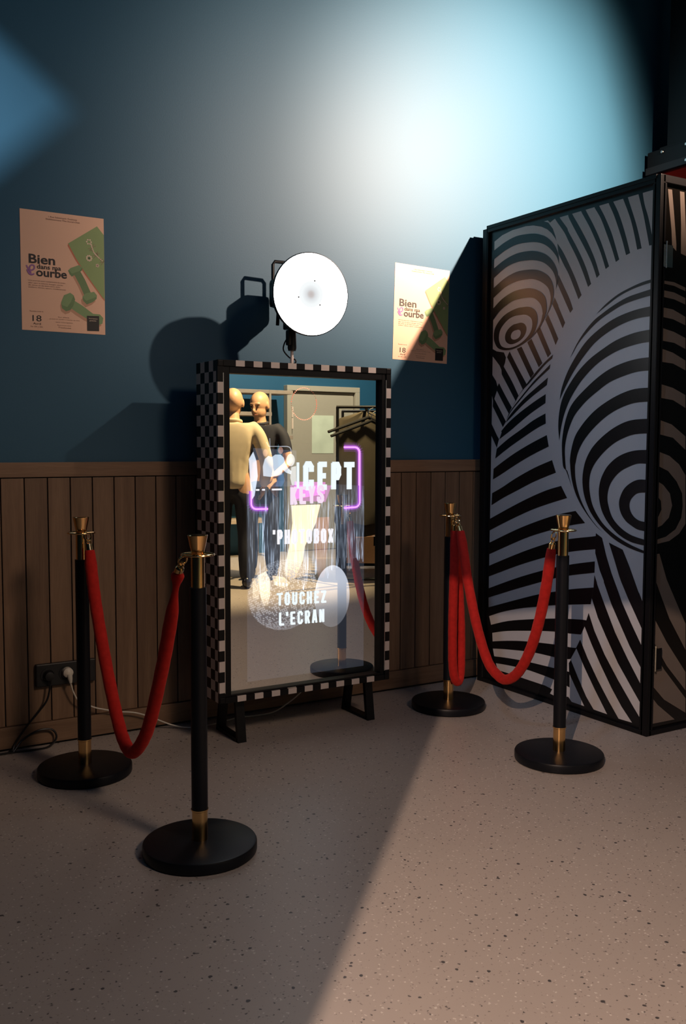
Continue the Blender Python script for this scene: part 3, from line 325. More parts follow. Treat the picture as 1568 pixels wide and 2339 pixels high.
# ------------------------------------------------------------------ booth with op-art panels
BX, BY0, BY1, BH = 3.122, -0.100, -1.172, 2.331
BX2 = 4.30
booth = thing('photo_booth', 'tall booth of black framed panels covered in black and white op-art stripes and circles', 'booth', (0, 0, 0))
FR = 0.016
def booth_panel(name, f3, nrm, width, prims, u0, mats, frame_w=(0.045, 0.05, 0.040, 0.045)):
    """f3(u, v, d): panel coordinates to world, d = proud of the panel"""
    bm = BM()
    def bx(u_0, u_1, v0, v1, d0, d1):
        p_ = [f3(u, v, d) for u in (u_0, u_1) for v in (v0, v1) for d in (d0, d1)]
        lo = [min(q[i] for q in p_) for i in range(3)]; hi = [max(q[i] for q in p_) for i in range(3)]; box(bm, lo, hi)
    bx(u0, u0+width, 0.02, BH-0.005, -0.02, 0.0)
    o = fin(bm, name, mats[1], booth)
    bm = BM()
    for k, (c, pts) in enumerate(prims):
        q = clip([tuple(t) for t in pts], (u0+0.004, 0.03), (u0+width-0.004, BH-0.05))
        if len(q) > 2: poly(bm, q, lambda u, v, k=k: f3(u, v, 0.0008+0.00003*k), 0 if c == 'W' else 1)
    bmesh.ops.recalc_face_normals(bm, faces=bm.faces)
    for f in bm.faces:
        if f.normal.dot(Vector(nrm)) < 0: f.normal_flip()
    me = bpy.data.meshes.new('printed_pattern'); bm.to_mesh(me); bm.free()
    for m in mats: me.materials.append(MT[m])
    pr = bpy.data.objects.new('printed_pattern', me); C.objects.link(pr); pr.parent = o
    a, b_, l, r = frame_w
    for nmn, (u_0, u_1, v0, v1) in dict(bottom_rail=(u0, u0+width, 0.0, a), top_rail=(u0, u0+width, BH-b_, BH), left_stile=(u0, u0+l, a, BH-b_), right_stile=(u0+width-r, u0+width, a, BH-b_)).items():
        bm = BM(); bx(u_0, u_1, v0, v1, -0.02, FR); e = [x for x in bm.edges]
        bmesh.ops.bevel(bm, geom=e, offset=0.002, segments=1, affect='EDGES'); fin(bm, nmn, 'black', booth)
    return o
W1 = -BY1+BY0
booth_panel('side_panel', lambda u, v, d: Vector((BX-d, -u, v)), (-1, 0, 0), W1, DATA['p1'], -BY0, ['print_white', 'print_black'], (0.020, 0.032, 0.010, 0.020))
# front door panel: traced strip near the hinge, the mirrored pattern of the side panel beyond it
p2 = [(c, pts) for c, pts in DATA['p2']]
ext = []
for c, pts in DATA['p1']:
    q = [(BX+(-BY1)-u+0.02, v) for u, v in pts]
    q = clip(q, (3.374, 0.0), (BX2, BH))
    if len(q) > 2: ext.append((c, q))
booth_panel('front_door', lambda u, v, d: Vector((u, BY1-0.006-d, v)), (0, -1, 0), BX2-BX, p2+ext, BX, ['door_shaded', 'gloss_black'], (0.024, 0.032, 0.022, 0.03))
boxobj('far_side_panel', (BX2-0.02, BY1, 0), (BX2, BY0, BH), 'black', booth)
boxobj('rear_panel', (BX, BY0-0.0, 0.0), (BX2, BY0+0.02, BH), 'black', booth)
boxobj('corner_post', (BX-FR, BY1-0.022, 0), (BX+0.014, BY1+0.012, BH), 'black', booth, 0.003)
boxobj('wall_edge_post', (BX-0.018, BY0-0.002, 0), (BX+0.012, BY0+0.03, BH-0.012), 'black', booth, 0.002)
boxobj('top_edge_strip', (BX-0.019, BY1, BH-0.014), (BX+0.02, BY0, BH+0.002), 'black', booth, 0.001)
for zc in (2.005, 0.33):
    bm = BM()
    tube(bm, [(BX+0.018, BY1-0.030, zc-0.05), (BX+0.018, BY1-0.030, zc+0.05)], 0.004, 12)
    tube(bm, [(BX+0.018, BY1-0.030, zc+0.05), (BX+0.018, BY1-0.030, zc+0.058)], 0.0055, 12)
    hg = fin(bm, 'hinge', 'hinge', booth, True)
    bm = BM(); box(bm, (BX+0.006, BY1-0.0275, zc-0.045), (BX+0.016, BY1-0.0255, zc+0.045)); box(bm, (BX+0.020, BY1-0.0275, zc-0.045), (BX+0.06, BY1-0.0255, zc+0.045))
    for dz in (-0.03, 0, 0.03): box(bm, (BX+0.009, BY1-0.0295, zc+dz-0.003), (BX+0.014, BY1-0.0275, zc+dz+0.003))
    fin(bm, 'hinge_leaf', 'hinge' if zc > 1 else 'black', booth)

# ------------------------------------------------------------------ dark steelwork above the booth
cab = thing('steel_cabinet', 'dark red steel cabinet behind the booth, only a red strip of its side showing', 'cabinet', (0, 0, 0))
boxobj('cabinet_body', (4.345, -0.95, 0.0), (5.5, -0.03, 2.775), 'red_steel', cab, 0.004)
boxobj('cabinet_cornice', (4.325, -0.97, 2.775), (5.52, -0.028, 2.815), 'black_matte', cab, 0.003)
boxobj('cabinet_top', (4.34, -0.96, 2.815), (5.51, -0.028, 2.905), 'black', cab, 0.004)
for q in ((4.338, -0.135, 2.885), (4.338, -0.300, 2.885), (4.322, -0.315, 2.793)):
    bm = BM(); lathe(bm, [(0, 0.007), (0.007, 0.006), (0.010, 0)], 12, (0, 0), 0, Matrix.Translation(q) @ Matrix.Rotation(-PI/2, 4, 'Y')); fin(bm, 'bolt', 'silver', cab, True)
col = thing('steel_column', 'black steel column rising to the ceiling from the red cabinet', 'column', (0, 0, 0))
bm = BM(); box(bm, (4.36, -0.29, 2.915), (4.375, -0.15, ZC)); box(bm, (4.475, -0.29, 2.915), (4.49, -0.15, ZC)); box(bm, (4.375, -0.226, 2.915), (4.475, -0.214, ZC)); fin(bm, 'column_shaft', 'black', col)
boxobj('base_plate', (4.345, -0.33, 2.905), (4.52, -0.11, 2.915), 'black', col, 0.002)

# ------------------------------------------------------------------ checkered mirror box
MX0, MX1, MZ0, MZ1, MY = 1.545, 2.270, 0.214, 1.512, -0.390
BXL, BXR, BZ0, BZ1, BYF, BYR = 1.492, 2.312, 0.183, 1.562, -0.42, -0.20
mb = thing('mirror_photo_booth', 'freestanding touch-screen mirror in a black and white checkered box on black legs', 'mirror', (0, 0, 0))
def chk(name, f3, nu, nv, u0, v0, cu, cv, par, skip=None, flip=False):
    bm = BM(); vs = {}
    def V_(i, j):
        if (i, j) not in vs: vs[i, j] = bm.verts.new(f3(u0+i*cu, v0+j*cv))
        return vs[i, j]
    for i in range(nu):
        for j in range(nv):
            f = bm.faces.new((V_(i, j), V_(i+1, j), V_(i+1, j+1), V_(i, j+1)))
            blk = (i+j+par) % 2 == 0
            if skip and skip(i, j): blk = True
            f.material_index = 1 if blk else 0
    return fin(bm, name, ['chk_white', 'chk_black'], mb)
HV = 32; CV = (BZ1-BZ0)/HV; CD = 0.044
boxobj('casing', (BXL+0.001, MY+0.008, BZ0+0.001), (BXR-0.001, BYR, BZ1-0.001), 'black', mb)
chk('checkered_side', lambda u, v: Vector((BXL, u, v)), 5, HV, BYF, BZ0, CD, CV, 1, lambda i, j: False)
chk('checkered_side', lambda u, v: Vector((BXR, u, v)), 5, HV, BYF, BZ0, CD, CV, 1)
CU = (BXR-BXL)/21
chk('checkered_top', lambda u, v: Vector((u, v, BZ1)), 21, 5, BXL, BYF, CU, CD, 0)
chk('checkered_bottom', lambda u, v: Vector((u, v, BZ0)), 21, 5, BXL, BYF, CU, CD, 0)
RIM = 0.0225
def rim(name, horiz, lo, hi, n, par, far):
    bm = BM()
    for k in range(n):
        blk = (k+par) % 2 == 0 or k < far or k >= n-(1 if horiz else 2)
        mi = 1 if blk else 0
        if horiz: box(bm, (BXL+k*CU, BYF-0.002, lo), (BXL+(k+1)*CU, BYF+0.012, hi), mi)
        else: box(bm, (lo, BYF-0.002, BZ0+k*CV), (hi, BYF+0.012, BZ0+(k+1)*CV), mi)
    fin(bm, name, ['chk_white', 'chk_black'], mb)
rim('front_rim_top', True, BZ1-RIM, BZ1+0.001, 21, 1, 2)
rim('front_rim_bottom', True, BZ0-0.001, BZ0+RIM, 21, 1, 2)
rim('front_rim_side', False, BXL-0.001, BXL+RIM, HV, 0, 1)
rim('front_rim_side', False, BXR-RIM, BXR+0.001, HV, 0, 1)
MX0, MX1, MZ0, MZ1, MY = 1.545, 2.270, 0.214, 1.512, -0.390
bm = BM()   # black bezel, four bars
for a, b_ in (((BXL+RIM, BYF+0.004, BZ0+RIM), (MX0, MY+0.01, BZ1-RIM)), ((MX1, BYF+0.004, BZ0+RIM), (BXR-RIM, MY+0.01, BZ1-RIM)), ((MX0, BYF+0.004, BZ0+RIM), (MX1, MY+0.01, MZ0)), ((MX0, BYF+0.004, MZ1), (MX1, MY+0.01, BZ1-RIM))): box(bm, a, b_, 0, 0.002)
fin(bm, 'bezel', 'black', mb)
bm = BM()   # thin silver inner trim along the two sides
box(bm, (BXL+RIM, BYF-0.0015, BZ0+0.04), (BXL+RIM+0.003, BYF+0.006, BZ1-0.05)); fin(bm, 'silver_trim', 'silver', mb)
bm = BM(); box(bm, (BXR-RIM-0.003, BYF-0.0015, BZ0+0.04), (BXR-RIM, BYF+0.006, BZ1-0.05)); fin(bm, 'silver_trim', 'silver', mb)
bm = BM(); box(bm, (1.80, BYF-0.0022, BZ0+RIM+0.001), (1.84, BYF+0.0, BZ0+RIM+0.005)); fin(bm, 'small_logo_plate', 'silver', mb)
for cx in (BXL+0.012, BXR-0.012):
    for cz in (BZ0+0.012, BZ1-0.012):
        bm = BM(); box(bm, (cx-0.012, BYF-0.004, cz-0.012), (cx+0.012, BYF-0.001, cz+0.012), 0, 0.003); fin(bm, 'corner_cap', 'black', mb)
boxobj('mirror_glass', (MX0-0.005, MY, MZ0-0.005), (MX1+0.005, MY+0.006, MZ1+0.005), 'mirror', mb)
for lx in (1.602, 2.234):
    for nmn, a, b_, c_, d_ in (('leg', -0.362, -0.388, BZ0, 0.0), ('leg', -0.215, -0.178, BZ0, 0.0)):
        bm = BM(); w = 0.019; t = 0.020
        vs = []
        for (yy, zz) in ((a, c_), (b_, d_)):
            for sx in (-w, w):
                for sy in (-t/2, t/2): vs.append(bm.verts.new((lx+sx, yy+sy, zz)))
        for q in ((0, 1, 3, 2), (4, 6, 7, 5), (0, 4, 5, 1), (2, 3, 7, 6), (0, 2, 6, 4), (1, 5, 7, 3)): bm.faces.new([vs[i] for i in q])
        fin(bm, nmn, 'black', mb)
    boxobj('leg_foot_bar', (lx-0.019, -0.388, 0.0), (lx+0.019, -0.178, 0.014), 'black', mb)
    boxobj('leg_top_plate', (lx-0.019, -0.372, BZ0-0.008), (lx+0.019, -0.205, BZ0), 'black', mb)

# ---- the picture shown by the screen behind the mirror glass
DY = MY-0.0010
ADD = {}
def addmat(k, col, s):
    if (k) not in ADD: ADD[k] = emit('screen_'+k, col, s, True)[0]
    return ADD[k]
def flat(name, polys, mat, y, parent=mb):
    bm = BM()
    for pts in polys: poly(bm, pts, lambda u, v: Vector((u, y, v)))
    o = fin(bm, name, mat, parent); return o
m, nt, e = emit('screen_backlight', (0.40, 0.45, 0.62), 0.035, True)
flat('screen_picture', [[(1.629, 0.25), (2.197, 0.25), (2.197, 1.235), (1.629, 1.235)]], m, DY)
tc = N(nt, 'ShaderNodeTexCoord'); sx = N(nt, 'ShaderNodeSeparateXYZ'); nt.links.new(tc.outputs['Object'], sx.inputs[0])
g1 = N(nt, 'ShaderNodeMapRange', interpolation_type='SMOOTHSTEP'); g1.inputs['From Min'].default_value = 1.25; g1.inputs['From Max'].default_value = 0.95; g1.inputs['To Min'].default_value = 0.0; g1.inputs['To Max'].default_value = 0.030
nt.links.new(sx.outputs[2], g1.inputs['Value']); nt.links.new(g1.outputs[0], e.inputs[1])
# tinsel curtain: noise stretched into vertical glints
m, nt, e = emit('screen_tinsel', (0.62, 0.76, 1.0), 0.3, True)
tc = N(nt, 'ShaderNodeTexCoord'); mp = N(nt, 'ShaderNodeMapping'); mp.inputs['Scale'].default_value = (1, 1, 0.035); nt.links.new(tc.outputs['Object'], mp.inputs[0])
n1_ = N(nt, 'ShaderNodeTexNoise'); n1_.inputs['Scale'].default_value = 260; n1_.inputs['Detail'].default_value = 3; nt.links.new(mp.outputs[0], n1_.inputs['Vector'])
n2_ = N(nt, 'ShaderNodeTexNoise'); n2_.inputs['Scale'].default_value = 13; mp2 = N(nt, 'ShaderNodeMapping'); mp2.inputs['Scale'].default_value = (1, 1, 0.3); nt.links.new(tc.outputs['Object'], mp2.inputs[0]); nt.links.new(mp2.outputs[0], n2_.inputs['Vector'])
r1 = N(nt, 'ShaderNodeMapRange', interpolation_type='SMOOTHSTEP'); r1.inputs['From Min'].default_value = 0.50; r1.inputs['From Max'].default_value = 0.78
nt.links.new(n1_.outputs['Fac'], r1.inputs['Value'])
r2_ = N(nt, 'ShaderNodeMapRange'); r2_.inputs['From Min'].default_value = 0.35; r2_.inputs['From Max'].default_value = 0.7; r2_.inputs['To Min'].default_value = 0.15; r2_.inputs['To Max'].default_value = 1.4; nt.links.new(n2_.outputs['Fac'], r2_.inputs['Value'])
mu = N(nt, 'ShaderNodeMath', operation='MULTIPLY'); nt.links.new(r1.outputs[0], mu.inputs[0]); nt.links.new(r2_.outputs[0], mu.inputs[1])
sx = N(nt, 'ShaderNodeSeparateXYZ'); nt.links.new(tc.outputs['Object'], sx.inputs[0])
g1 = N(nt, 'ShaderNodeMapRange', interpolation_type='SMOOTHSTEP'); g1.inputs['From Min'].default_value = 1.08; g1.inputs['From Max'].default_value = 0.93; nt.links.new(sx.outputs[2], g1.inputs['Value'])
m2 = N(nt, 'ShaderNodeMath', operation='MULTIPLY'); nt.links.new(mu.outputs[0], m2.inputs[0]); nt.links.new(g1.outputs[0], m2.inputs[1])
ad = N(nt, 'ShaderNodeMath', operation='MULTIPLY_ADD'); ad.inputs[1].default_value = 0.85; ad.inputs[2].default_value = 0.02; nt.links.new(m2.outputs[0], ad.inputs[0])
nt.links.new(ad.outputs[0], e.inputs[1])
random.seed(3)
ed = [(1.629, 1.09), (2.195, 1.05)]; x = 2.195
bot = []
while x > 1.632:
    z = 0.70+random.uniform(-0.045, 0.03)-0.05*math.sin((x-1.6)*7); bot += [(x, z), (x-0.006, z)]; x -= 0.012
flat('screen_tinsel_curtain', [ed+bot], m, DY-0.0002)
# mirror balls in the picture: rings of small tiles
def ball_tiles(cx, cz, rx, rz, n, name, col, s, tilt):
    bm = BM()
    for i in range(-n, n):
        for j in range(-n, n):
            u, v = (i+0.5)/n, (j+0.5)/n
            la, lo_ = v*PI/2, u*PI/2
            if abs(u) > 0.97 or abs(v) > 0.97: continue
            if random.random() < 0.42: continue
            def P_(a, b_):
                X_ = math.sin(b_)*math.cos(a); Z_ = math.sin(a)
                xx = X_*math.cos(tilt)-Z_*math.sin(tilt); zz = X_*math.sin(tilt)+Z_*math.cos(tilt)
                return (cx+rx*xx, cz+rz*zz)
            h = PI/2/n*0.36; q = [P_(la-h, lo_-h), P_(la-h, lo_+h), P_(la+h, lo_+h), P_(la+h, lo_-h)]
            vs = [bm.verts.new((a, DY-0.0004, b_)) for a, b_ in q]; bm.faces.new(vs)
    return fin(bm, name, addmat(name[7:], col, s), mb)
random.seed(11)
ball_tiles(1.80, 0.60, 0.168, 0.150, 26, 'screen_mirror_ball', (0.9, 0.92, 1.0), 0.16, 0.35)
m, nt, e = emit('screen_white_ball', (0.80, 0.85, 1.0), 0.5, True)
ell = lambda cx, cz, rx, rz, n=48: [(cx+rx*math.cos(2*PI*k/n), cz+rz*math.sin(2*PI*k/n)) for k in range(n)]
wb_ = flat('screen_white_ball', [ell(2.035, 0.575, 0.088, 0.135)], m, DY-0.0003)
tc = N(nt, 'ShaderNodeTexCoord'); sx = N(nt, 'ShaderNodeSeparateXYZ'); nt.links.new(tc.outputs['Object'], sx.inputs[0])
g1 = N(nt, 'ShaderNodeMapRange', interpolation_type='SMOOTHSTEP'); g1.inputs['From Min'].default_value = 0.46; g1.inputs['From Max'].default_value = 0.66; g1.inputs['To Min'].default_value = 0.06; g1.inputs['To Max'].default_value = 0.36
nt.links.new(sx.outputs[2], g1.inputs['Value']); nt.links.new(g1.outputs[0], e.inputs[1])
flat('screen_mirror_ball_glow', [ell(1.80, 0.60, 0.165, 0.147)], addmat('ball_glow', (0.55, 0.6, 0.75), 0.045), DY-0.0005)
# pictured legs and sandals
def fade(name, col, s, z0, z1, hi=1.0):
    m, nt, e = emit('screen_'+name, col, s, True)
    tc = N(nt, 'ShaderNodeTexCoord'); sx = N(nt, 'ShaderNodeSeparateXYZ'); nt.links.new(tc.outputs['Object'], sx.inputs[0])
    g1 = N(nt, 'ShaderNodeMapRange', interpolation_type='SMOOTHSTEP'); g1.inputs['From Min'].default_value = z0; g1.inputs['From Max'].default_value = z1; g1.inputs['To Min'].default_value = 0.15*s; g1.inputs['To Max'].default_value = s
    nt.links.new(sx.outputs[2], g1.inputs['Value']); nt.links.new(g1.outputs[0], e.inputs[1]); return m
flat('screen_pictured_leg', [[(1.835, 0.975), (1.975, 0.975), (1.955, 0.90), (1.90, 0.80), (1.89, 0.74), (1.855, 0.665), (1.825, 0.66), (1.800, 0.70), (1.825, 0.80), (1.84, 0.90)]], fade('leg', (1.0, 0.74, 0.50), 0.60, 0.62, 0.80), DY-0.0006)
flat('screen_pictured_leg', [[(1.68, 0.69), (1.715, 0.705), (1.735, 0.67), (1.735, 0.60), (1.725, 0.56), (1.705, 0.56), (1.69, 0.60)]], fade('heel', (1.0, 0.85, 0.62), 0.5, 0.54, 0.66), DY-0.0006)
flat('screen_pictured_leg', [[(1.655, 0.665), (1.68, 0.69), (1.69, 0.64), (1.68, 0.59), (1.655, 0.60)]], fade('heel2', (1.0, 0.85, 0.62), 0.22, 0.54, 0.66), DY-0.0006)
flat('screen_pictured_leg', [[(1.955, 0.92), (2.02, 0.92), (2.01, 0.78), (1.995, 0.66), (1.965, 0.66), (1.945, 0.80)]], fade('leg_red', (0.9, 0.30, 0.16), 0.16, 0.6, 0.9), DY-0.0006)
flat('screen_pictured_sandal', [[(1.745, 0.685), (1.80, 0.675), (1.83, 0.645), (1.80, 0.628), (1.755, 0.645)]], fade('sandal', (1.0, 0.75, 0.5), 0.45, 0.6, 0.7), DY-0.0007)
for i in range(4): flat('screen_pictured_toe', [ell(1.765+0.016*i, 0.650-0.003*i, 0.006, 0.008, 12)], addmat('toes', (1, .8, .6), 0.5), DY-0.0008)
# photograph of people in white, upper left of the picture
m, nt, e = emit('screen_people_photo', (0.50, 0.60, 0.85), 0.10, True)
flat('screen_people_photo', [[(1.66, 1.215), (1.859, 1.205), (1.859, 1.055), (1.66, 1.055)]], addmat('photo', (0.35, 0.42, 0.60), 0.07), DY-0.0004)
figs = [[(1.705, 1.10), (1.703, 1.14), (1.712, 1.17), (1.728, 1.183), (1.745, 1.178), (1.760, 1.188), (1.785, 1.188), (1.800, 1.175), (1.808, 1.150), (1.822, 1.130), (1.836, 1.118), (1.834, 1.105), (1.812, 1.112), (1.795, 1.125), (1.790, 1.105), (1.770, 1.100), (1.740, 1.096)]]
flat('screen_pictured_trousers', [[(1.712, 1.096), (1.745, 1.096), (1.742, 1.066), (1.715, 1.066)], [(1.775, 1.10), (1.796, 1.112), (1.806, 1.08), (1.790, 1.055), (1.760, 1.056)]][1:], addmat('denim', (0.10, 0.18, 0.40), 0.22), DY-0.0006)
flat('screen_pictured_shirt', figs, addmat('shirt', (0.72, 0.84, 1.0), 0.40), DY-0.0006)
flat('screen_pictured_shirt', [[(1.640, 1.17), (1.66, 1.20), (1.675, 1.16), (1.680, 1.10), (1.665, 1.02), (1.650, 1.00), (1.645, 1.09)]], addmat('sleeve', (0.75, 0.85, 1.0), 0.5), DY-0.0006)
flat('screen_pictured_helmet', [ell(1.832, 1.165, 0.020, 0.026, 20)], addmat('helmet', (0.7, 0.72, 0.75), 0.45), DY-0.0006)
flat('screen_pictured_helmet', [[(1.835, 1.135), (1.858, 1.14), (1.859, 1.06), (1.838, 1.06), (1.83, 1.09)]], addmat('suit', (0.65, 0.68, 0.72), 0.40), DY-0.0006)
for q in (ell(1.834, 1.163, 0.009, 0.013, 14), ell(1.785, 1.205, 0.012, 0.015, 14), ell(1.715, 1.195, 0.011, 0.015, 14)): flat('screen_pictured_face', [q], addmat('face', (0.8, 0.42, 0.32), 0.22), DY-0.0009)
def ribbon(pts, w):
    """outline of a thin 2-D line as quads"""
    out = []
    for (a, b_), (c, d) in zip(pts, pts[1:]):
        L = math.hypot(c-a, d-b_) or 1; nx, nz = -(d-b_)/L*w/2, (c-a)/L*w/2
        out.append([(a+nx, b_+nz), (c+nx, d+nz), (c-nx, d-nz), (a-nx, b_-nz)])
    return out
rc = [(1.79, 1.222), (1.815, 1.222), (1.828, 1.218), (1.834, 1.208), (1.834, 1.185)]
flat('screen_pictured_outline', ribbon(rc, 0.003), addmat('outline', (0.8, 0.85, 1), 0.35), DY-0.0006)
flat('screen_pictured_outline', ribbon([(1.735, 1.255), (1.737, 1.21), (1.742, 1.19)], 0.002)+ribbon([(1.72, 1.24), (1.73, 1.222), (1.79, 1.222)], 0.002), addmat('outline', (0.8, 0.85, 1), 0.35), DY-0.0006)
# lettering: heavy condensed strokes
GL = {'C': [[(.86, .7), (.86, .82), (.65, .93), (.35, .93), (.16, .82), (.16, .18), (.35, .07), (.65, .07), (.86, .18), (.86, .3)]],
      'E': [[(.9, .92), (.2, .92), (.2, .08), (.9, .08)], [(.2, .5), (.78, .5)]], 'P': [[(.2, 0), (.2, .92), (.68, .92), (.85, .8), (.85, .56), (.68, .44), (.2, .44)]],
      'T': [[(0, .92), (1, .92)], [(.5, .92), (.5, 0)]], 'I': [[(.5, 0), (.5, 1)]], 'K': [[(.18, 0), (.18, 1)], [(.88, 1), (.3, .45)], [(.42, .56), (.9, 0)]],
      'Y': [[(.08, 1), (.5, .45), (.92, 1)], [(.5, .5), (.5, 0)]], 'S': [[(.86, .72), (.86, .84), (.68, .93), (.35, .93), (.16, .82), (.16, .66), (.3, .55), (.72, .44), (.86, .32), (.86, .18), (.66, .07), (.34, .07), (.15, .18), (.15, .3)]],
      'O': [[(.16, .2), (.16, .8), (.34, .93), (.66, .93), (.84, .8), (.84, .2), (.66, .07), (.34, .07), (.16, .2), (.16, .3)]], 'U': [[(.16, 1), (.16, .2), (.34, .07), (.66, .07), (.84, .2), (.84, 1)]],
      'H': [[(.17, 0), (.17, 1)], [(.83, 0), (.83, 1)], [(.17, .5), (.83, .5)]], 'Z': [[(.08, .92), (.84, .92), (.14, .08), (.92, .08)]], 'L': [[(.2, 1), (.2, .08), (.92, .08)]],
      'R': [[(.18, 0), (.18, .92), (.66, .92), (.84, .8), (.84, .6), (.66, .48), (.18, .48)], [(.55, .48), (.86, 0)]], 'A': [[(.1, 0), (.42, .98)], [(.9, 0), (.58, .98)], [(.25, .28), (.75, .28)]],
      'N': [[(.16, 0), (.16, 1)], [(.84, 0), (.84, 1)], [(.2, .95), (.8, .05)]], 'B': [[(.18, .04), (.18, .94), (.66, .94), (.82, .82), (.82, .62), (.66, .52), (.2, .52)], [(.66, .52), (.86, .42), (.86, .18), (.68, .06), (.2, .06)]],
      'X': [[(.1, 0), (.9, 1)], [(.9, 0), (.1, 1)]], "'": [[(.5, 1), (.42, .74)]], ' ': []}
def letters(bm, txt, x0, x1, z0l, z0r, h, y, wgt=0.30, gap=0.16):
    adv = {"'": 0.45, ' ': 0.45, 'I': 0.5}
    tot = sum(adv.get(c, 1.0) for c in txt)+gap*(len(txt)-1); cw = (x1-x0)/tot; x = x0
    for c in txt:
        w = cw*adv.get(c, 1.0); zb = z0l+(z0r-z0l)*(x-x0)/(x1-x0); t = cw*wgt
        for st in GL[c]:
            P_ = []
            for u, v in st:
                mx_ = t/2/w if w > t else 0.5
                P_.append((x+w*(mx_+(1-2*mx_)*u), zb+t/2*(0 if v in (0, 1) else 0)+h*v))
            for (a, b_), (c2, d) in zip(P_, P_[1:]):
                L = math.hypot(c2-a, d-b_) or 1; dx, dz = (c2-a)/L, (d-b_)/L
                ea = t*0.28; e0 = ea if (b_ > zb+0.01*h and b_ < zb+0.99*h) else 0; e1 = ea if (d > zb+0.01*h and d < zb+0.99*h) else 0
                ax, az, bx_, bz = a-dx*e0, b_-dz*e0, c2+dx*e1, d+dz*e1
                nx, nz = -dz*t/2, dx*t/2*1.0
                vs = [bm.verts.new((q0, y, q1)) for q0, q1 in ((ax+nx, az+nz), (bx_+nx, bz+nz), (bx_-nx, bz-nz), (ax-nx, az-nz))]
                bm.faces.new(vs)
        x += w+cw*gap
TXT = emit('screen_lettering', (0.86, 0.95, 1.0), 1.05)[0]; TXT2 = emit('screen_lettering_bright', (0.97, 0.95, 1.0), 1.0)[0]
def word(name, mat, *a, **k):
    bm = BM(); letters(bm, *a, **k); return fin(bm, name, mat, mb)
word('lettering', TXT, 'CEPT', 1.886, 2.150, 1.040, 1.036, 0.116, DY-0.0016, wgt=0.38, gap=0.09)
bm = BM(); box(bm, (1.861, DY-0.0017, 1.045), (1.872, DY-0.0016, 1.155)); fin(bm, 'lettering', TXT, mb)
for a, b_ in ((1.672, 1.686), (1.700, 1.712), (1.745, 1.790)):
    bm = BM(); box(bm, (a, DY-0.0017, 1.040), (b_, DY-0.0016, 1.047)); fin(bm, 'lettering', TXT2, mb)
word('lettering', emit('screen_lettering_pink', (1.0, 0.80, 0.97), 0.95)[0], 'KEYS', 1.826, 1.996, 0.978, 0.984, 0.073, DY-0.0020, wgt=0.34, gap=0.06)
flat('lettering_glow', [[(1.85, 1.075), (2.0, 1.07), (1.998, 1.02), (1.85, 1.00)]], addmat('pink_glow', (0.9, 0.12, 0.85), 0.30), DY-0.0012)
flat('lettering_glow', [[(1.83, 1.06), (2.03, 1.055), (2.0, 0.985), (1.84, 0.995)]], addmat('pink_glow2', (0.8, 0.10, 0.8), 0.22), DY-0.0013)
word('lettering', TXT2, "'PHOTOBOX", 1.747, 2.042, 0.815, 0.808, 0.060, DY-0.0016, wgt=0.33, gap=0.12)
word('lettering', TXT, 'TOUCHEZ', 1.765, 2.008, 0.556, 0.549, 0.053, DY-0.0016, wgt=0.29, gap=0.16)
word('lettering', TXT, "L'ECRAN", 1.773, 1.998, 0.470, 0.466, 0.056, DY-0.0016, wgt=0.29, gap=0.16)
# neon brackets
def neon(pts, name):
    bm = BM()
    for q in ribbon(pts, 0.0065): poly(bm, q, lambda u, v: Vector((u, DY-0.0022, v)))
    fin(bm, name, emit('neon_core', (0.95, 0.45, 1.0), 1.1)[0], mb)
    for w_, s_ in ((0.014, 0.30), (0.024, 0.10), (0.04, 0.035)):
        bm = BM()
        for q in ribbon(pts, w_): poly(bm, q, lambda u, v: Vector((u, DY-0.0018+w_*0.02, v)))
        fin(bm, 'neon_glow', addmat('neon%d' % int(w_*1000), (0.62, 0.10, 1.0), s_), mb)
arc = lambda cx, cz, r, a0, a1: [(cx+r*math.cos(math.radians(a0+(a1-a0)*k/5)), cz+r*math.sin(math.radians(a0+(a1-a0)*k/5))) for k in range(6)]
neon([(2.092, 1.219)]+[(a, b_) for a, b_ in arc(2.148, 1.196, 0.023, 90, 0)]+arc(2.149, 0.981, 0.023, 0, -90)+[(2.094, 0.956)], 'neon_bracket')
neon([(1.649, 1.040)]+arc(1.672, 0.988, 0.023, 180, 270)+[(1.726, 0.964)], 'neon_bracket')
# ring of small orange lights
LED = emit('orange_led', (1.0, 0.20, 0.11), 1.2)[0]; LED2 = emit('orange_led_bright', (1.0, 0.34, 0.20), 1.8)[0]; LED3 = emit('orange_led_dim', (1.0, 0.25, 0.15), 0.5)[0]
for k in range(48):
    a = 2*PI*k/48; cx, cz = 1.896+0.0605*math.cos(a), 1.400+0.067*math.sin(a)
    d = math.degrees(a) % 360
    mt = LED2 if (215 < d < 325) or (60 < d < 140) else (LED if (d < 20 or d > 300 or 140 <= d < 175) else LED3)
    bm = BM(); r = 0.0021 if mt is not LED3 else 0.0014
    lathe(bm, [(0, -0.001), (r, -0.0006), (r, 0.0)], 8, (0, 0), 0, Matrix.Translation((cx, DY-0.0005, cz)) @ Matrix.Rotation(PI/2, 4, 'X')); fin(bm, 'indicator_light', mt, mb)

